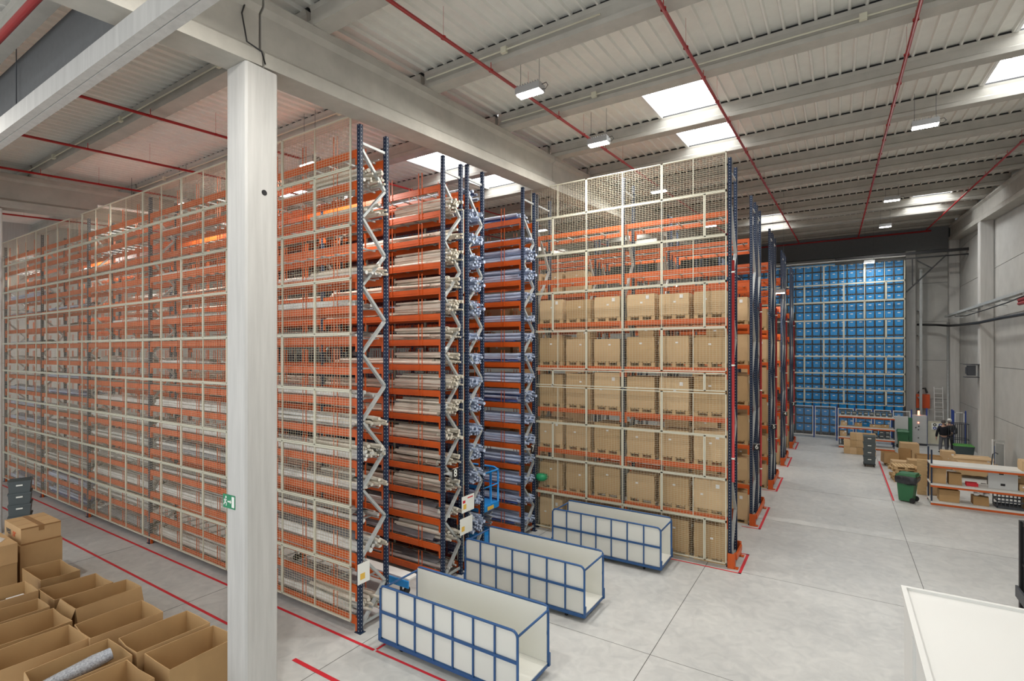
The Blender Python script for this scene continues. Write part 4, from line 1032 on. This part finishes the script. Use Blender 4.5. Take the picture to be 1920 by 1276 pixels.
obj('control_box', MB().cbox((.5, -.42, 1.9), (.4, .1, .3)).mesh('control_box', 'lift_blue'), t)
obj('warning_label', MB().box(.755, -.2, 1.1, .76, .1, 1.2).mesh('warning_label', 'sign_yellow'), t)

# ------------------------------------------------------------------ exit sign on column
t = empty('exit_sign', 'green emergency exit sign with running man on the column', 'sign', (-7.98, 4.352, 2.95+.25))
obj('panel', MB().box(-.13, 0, -.105, .20, .006, .105).mesh('panel', 'sign_green'), t)
ex = MB().box(.115, -.003, -.08, .185, 0, .085)
obj('door_symbol', ex.mesh('door_symbol', 'sign_white'), t)
ar = MB().box(.0, -.003, -.01, .07, 0, .01); ar.quad([(.07, -.003, -.035), (.105, -.003, 0), (.07, -.003, .035)])
obj('arrow', ar.mesh('arrow', 'sign_white'), t)
rm = MB().cbox((-.045, -.002, .062), (.03, .003, .03)).bar((-.06, -.002, .04), (-.07, -.002, -.01), .003, .03, up=(1, 0, 0)).bar((-.07, -.002, -.01), (-.03, -.002, -.035), .003, .018, up=(1, 0, 0)).bar((-.03, -.002, -.035), (-.04, -.002, -.075), .003, .015, up=(1, 0, 0)).bar((-.07, -.002, -.01), (-.105, -.002, -.06), .003, .018, up=(0, 0, 1)).bar((-.06, -.002, .03), (-.025, -.002, .015), .003, .013, up=(0, 0, 1)).bar((-.065, -.002, .035), (-.1, -.002, .01), .003, .013, up=(0, 0, 1))
obj('running_man', rm.mesh('running_man', 'sign_white'), t)

# ------------------------------------------------------------------ white cabin at lower right, forklift
t = empty('white_cabin', 'white flat topped cabin at the lower right corner', 'cabin', (.65, 3.2, 0))
obj('body', MB().box(.03, .03, 0, 4.3, 4.74, 2.56).mesh('body', 'white_paint'), t)
obj('top_panel', MB().box(0, 0, 2.56, 4.33, 4.77, 2.585).mesh('top_panel', 'white_paint'), t)
obj('edge_rim', MB().box(0, 0, 2.585, .05, 4.77, 2.62).box(.05, 4.72, 2.585, 4.33, 4.77, 2.62).mesh('edge_rim', 'white_paint'), t)
for y in (1.2, 2.4, 3.6): obj('cover_strip', MB().box(.0, y-.02, 0, .03, y+.02, 2.56).mesh('cover_strip', 'white_paint'), t)
t = empty('forklift', 'black forklift mast at the right edge of the aisle', 'forklift', (3.22, 14.3, 0)); t.scale = (1, 1, .93)
for y in (0, .62): obj('mast_channel', MB().box(0, y-.05, .06, .14, y+.05, 2.1).mesh('mast_channel', 'black'), t)
obj('mast_channel', MB().box(.05, .07, .06, .12, .12, 2.0).box(.05, .50, .06, .12, .55, 2.0).mesh('mast_channel', 'steel_dark'), t)
obj('cross_bar', MB().box(.03, .05, 2.0, .09, .57, 2.1).box(.03, .05, 1.1, .07, .57, 1.16).mesh('cross_bar', 'black'), t)
obj('carriage', MB().box(-.05, -.06, .35, -.01, .68, .60).mesh('carriage', 'steel_dark'), t)
obj('hydraulic_hose', MB().tube([(.04, .3, 1.9), (.02, .3, 1.2), (.03, .33, .6)], .015, 6).mesh('hydraulic_hose', 'rubber'), t)
obj('tilt_arm', MB().bar((.0, -.09, .75), (.35, -.09, .45), .05, .07).mesh('tilt_arm', 'galv'), t)
obj('body', MB().box(.35, -.15, .2, 1.7, .8, 1.05).mesh('body', 'steel_dark'), t)
obj('overhead_guard', MB().box(.45, -.1, 2.0, 1.5, .75, 2.06).box(.45, -.1, 1.05, .51, -.04, 2.0).box(.45, .69, 1.05, .51, .75, 2.0).box(1.44, -.1, 1.05, 1.5, -.04, 2.0).box(1.44, .69, 1.05, 1.5, .75, 2.0).mesh('overhead_guard', 'black'), t)
for x in (.55, 1.5):
    for y in (-.12, .76): obj('wheel', MB().tube([(x, y-.07, .2), (x, y+.07, .2)], .2, 16).mesh('wheel', 'rubber'), t)

# ------------------------------------------------------------------ floor tape
def tape(lb, x0, y0, x1, y1): return tag(obj('floor_marking', MB().box(x0, y0, .003, x1, y1, .005).mesh('floor_marking', 'tape_red')), lb, 'floor marking')
tape('long red floor line closest to the mesh fronted rack', -30.5, 6.62, -7.25, 6.68)
tape('long red floor line between the open cartons and rack', -30.5, 5.67, -8.9, 5.73)
tape('short red floor line restarting just right of the column', -8.25, 5.64, -3.5, 5.72)
tape('long red line before the nearest cage trolley', -7.2, 6.62, -2.5, 6.68) if False else None
tape('stub of red line joining the floor line by the trolley', -7.25, 6.69, -7.20, 7.3)
tape('red floor line beside the grey tote tower and bin', 1.69, 23.7, 1.75, 31.9)
o = tape('continuing red floor line under the nearest cage trolley', -7.2, 6.63, -3.6, 6.68)

# ------------------------------------------------------------------ open cartons in the left foreground
Z = .80
def fb(lb, x0, y0, x1, y1, h, v, flap=0, rz=0, z=0):
    obox(lb, (x0+x1)/2, (y0+y1)/2, z, round(y1-y0, 2), round(x1-x0, 2), h, v, rz, flap)
# x0<x1 is the short side, y the long side
fb('small open carton standing behind the long open ones', -15.02, 3.74, -13.92, 4.40, .80, 2)
fb('empty open carton with folded out flaps, back row middle', -12.55, 3.64, -11.80, 4.72, .80, 0, 1)
fb('golden open carton in the back row left of the column', -11.18, 3.43, -10.38, 4.48, .80, 1)
fb('large open carton with raised side just left of column', -10.04, 3.66, -9.27, 4.74, .80, 1)
fb('open carton half hidden by the concrete column', -9.20, 3.70, -8.40, 4.75, .78, 0)
fb('open carton holding the silver bubble wrap roll', -10.15, 2.52, -9.30, 3.58, .80, 1)
fb('front open carton cut by the bottom edge of view', -9.25, 2.40, -8.38, 3.52, .80, 2)
fb('open carton of the front row beside the bubble wrap one', -11.24, 2.34, -10.46, 3.40, .80, 1)
fb('open carton with high dark wall at the left edge', -12.22, 2.42, -11.35, 3.48, .82, 2, 0)
fb('open carton behind the dark walled one at left edge', -13.00, 2.40, -12.30, 3.44, .80, 0)
fb('open carton with packed white papers at left edge', -14.15, 2.60, -13.40, 3.56, .80, 1)
fb('open carton squeezed between papers carton and flapped carton', -13.50, 3.60, -12.65, 4.55, .78, 2)
fb('open carton filling the gap beside golden carton', -11.75, 4.76, -10.9, 5.3, .6, 0) if False else None
tag(obj('bubble_wrap_roll', MB().tube([(-.1, -.48, 0), (0, -.2, .05), (.05, .2, .12), (.08, .42, .16)], [.06, .10, .11, .09], 12).mesh('bubble_wrap_roll', 'bubble'), None, (-9.72, 3.02, .62)), 'silver bubble wrap roll lying in an open carton', 'packing')
mb = MB(); R = random.Random(9)
for i in range(10): mb.cbox((R.uniform(-.25, .25), R.uniform(-.33, .3), .60+R.uniform(-.04, .06)), (.22, .26, .05))
mb.cbox((0, 0, .45), (.66, .86, .2))
tag(obj('document_stack', mb.mesh('document_stack', 'paper'), None, (-13.78, 3.08, 0)), 'white wrapped papers packed into an open carton at left', 'papers')
# closed cartons
def closed(name, lb, x0, y0, x1, y1, z0, z1, v, tapes=True):
    t = empty(name, lb, 'carton', ((x0+x1)/2, (y0+y1)/2, z0)); a, b, h = (x1-x0)/2, (y1-y0)/2, z1-z0
    obj('body', MB().box(-a, -b, 0, a, b, h).mesh('body', ['carton', 'carton_b', 'carton_c'][v]), t)
    if tapes:
        obj('tape_strip', MB().box(-a-.003, -.05, h, a+.003, .05, h+.004).box(a, -.05, h-.12, a+.004, .05, h).box(a, -b, h-.03, a+.003, b, h).box(a, -b, 0, a+.003, b, .03).mesh('tape_strip', 'tape_brown'), t)
        obj('board_seam', MB().box(-a*.4-.004, -b, h, -a*.4+.004, b, h+.002).box(a*.35-.004, -b, h, a*.35+.004, b, h+.002).mesh('board_seam', 'tape_brown'), t)
    return t
t = closed('carton', 'taped carton with printed name on top of tall stack', -16.82, 3.86, -15.64, 4.57, 1.12, 1.50, 1)
text('ven', .24, 'black', t, (-.28, -.358, .2), (math.pi/2, 0, 0)); text('or', .24, 'ext_orange', t, (.12, -.358, .2), (math.pi/2, 0, 0))
closed('carton', 'plain tall carton under the printed carton', -16.84, 3.84, -15.62, 4.59, 0, 1.115, 0, False)
closed('carton', 'carton holding white plastic at the far left edge', -16.6, 3.05, -15.38, 3.74, .85, 1.28, 1, False)
closed('carton', 'lower carton at far left edge, under the plastic topped one', -16.6, 3.05, -15.40, 3.74, 0, .845, 0, False)
tag(obj('plastic_sheet', MB().lathe((0, 0, 0), [(.001, .05), (.2, .045), (.3, .02), (.33, 0)], 9).mesh('plastic_sheet', 'plastic_white'), None, (-16.0, 3.35, 1.285)), 'white plastic sheet lying on the left edge carton', 'plastic')
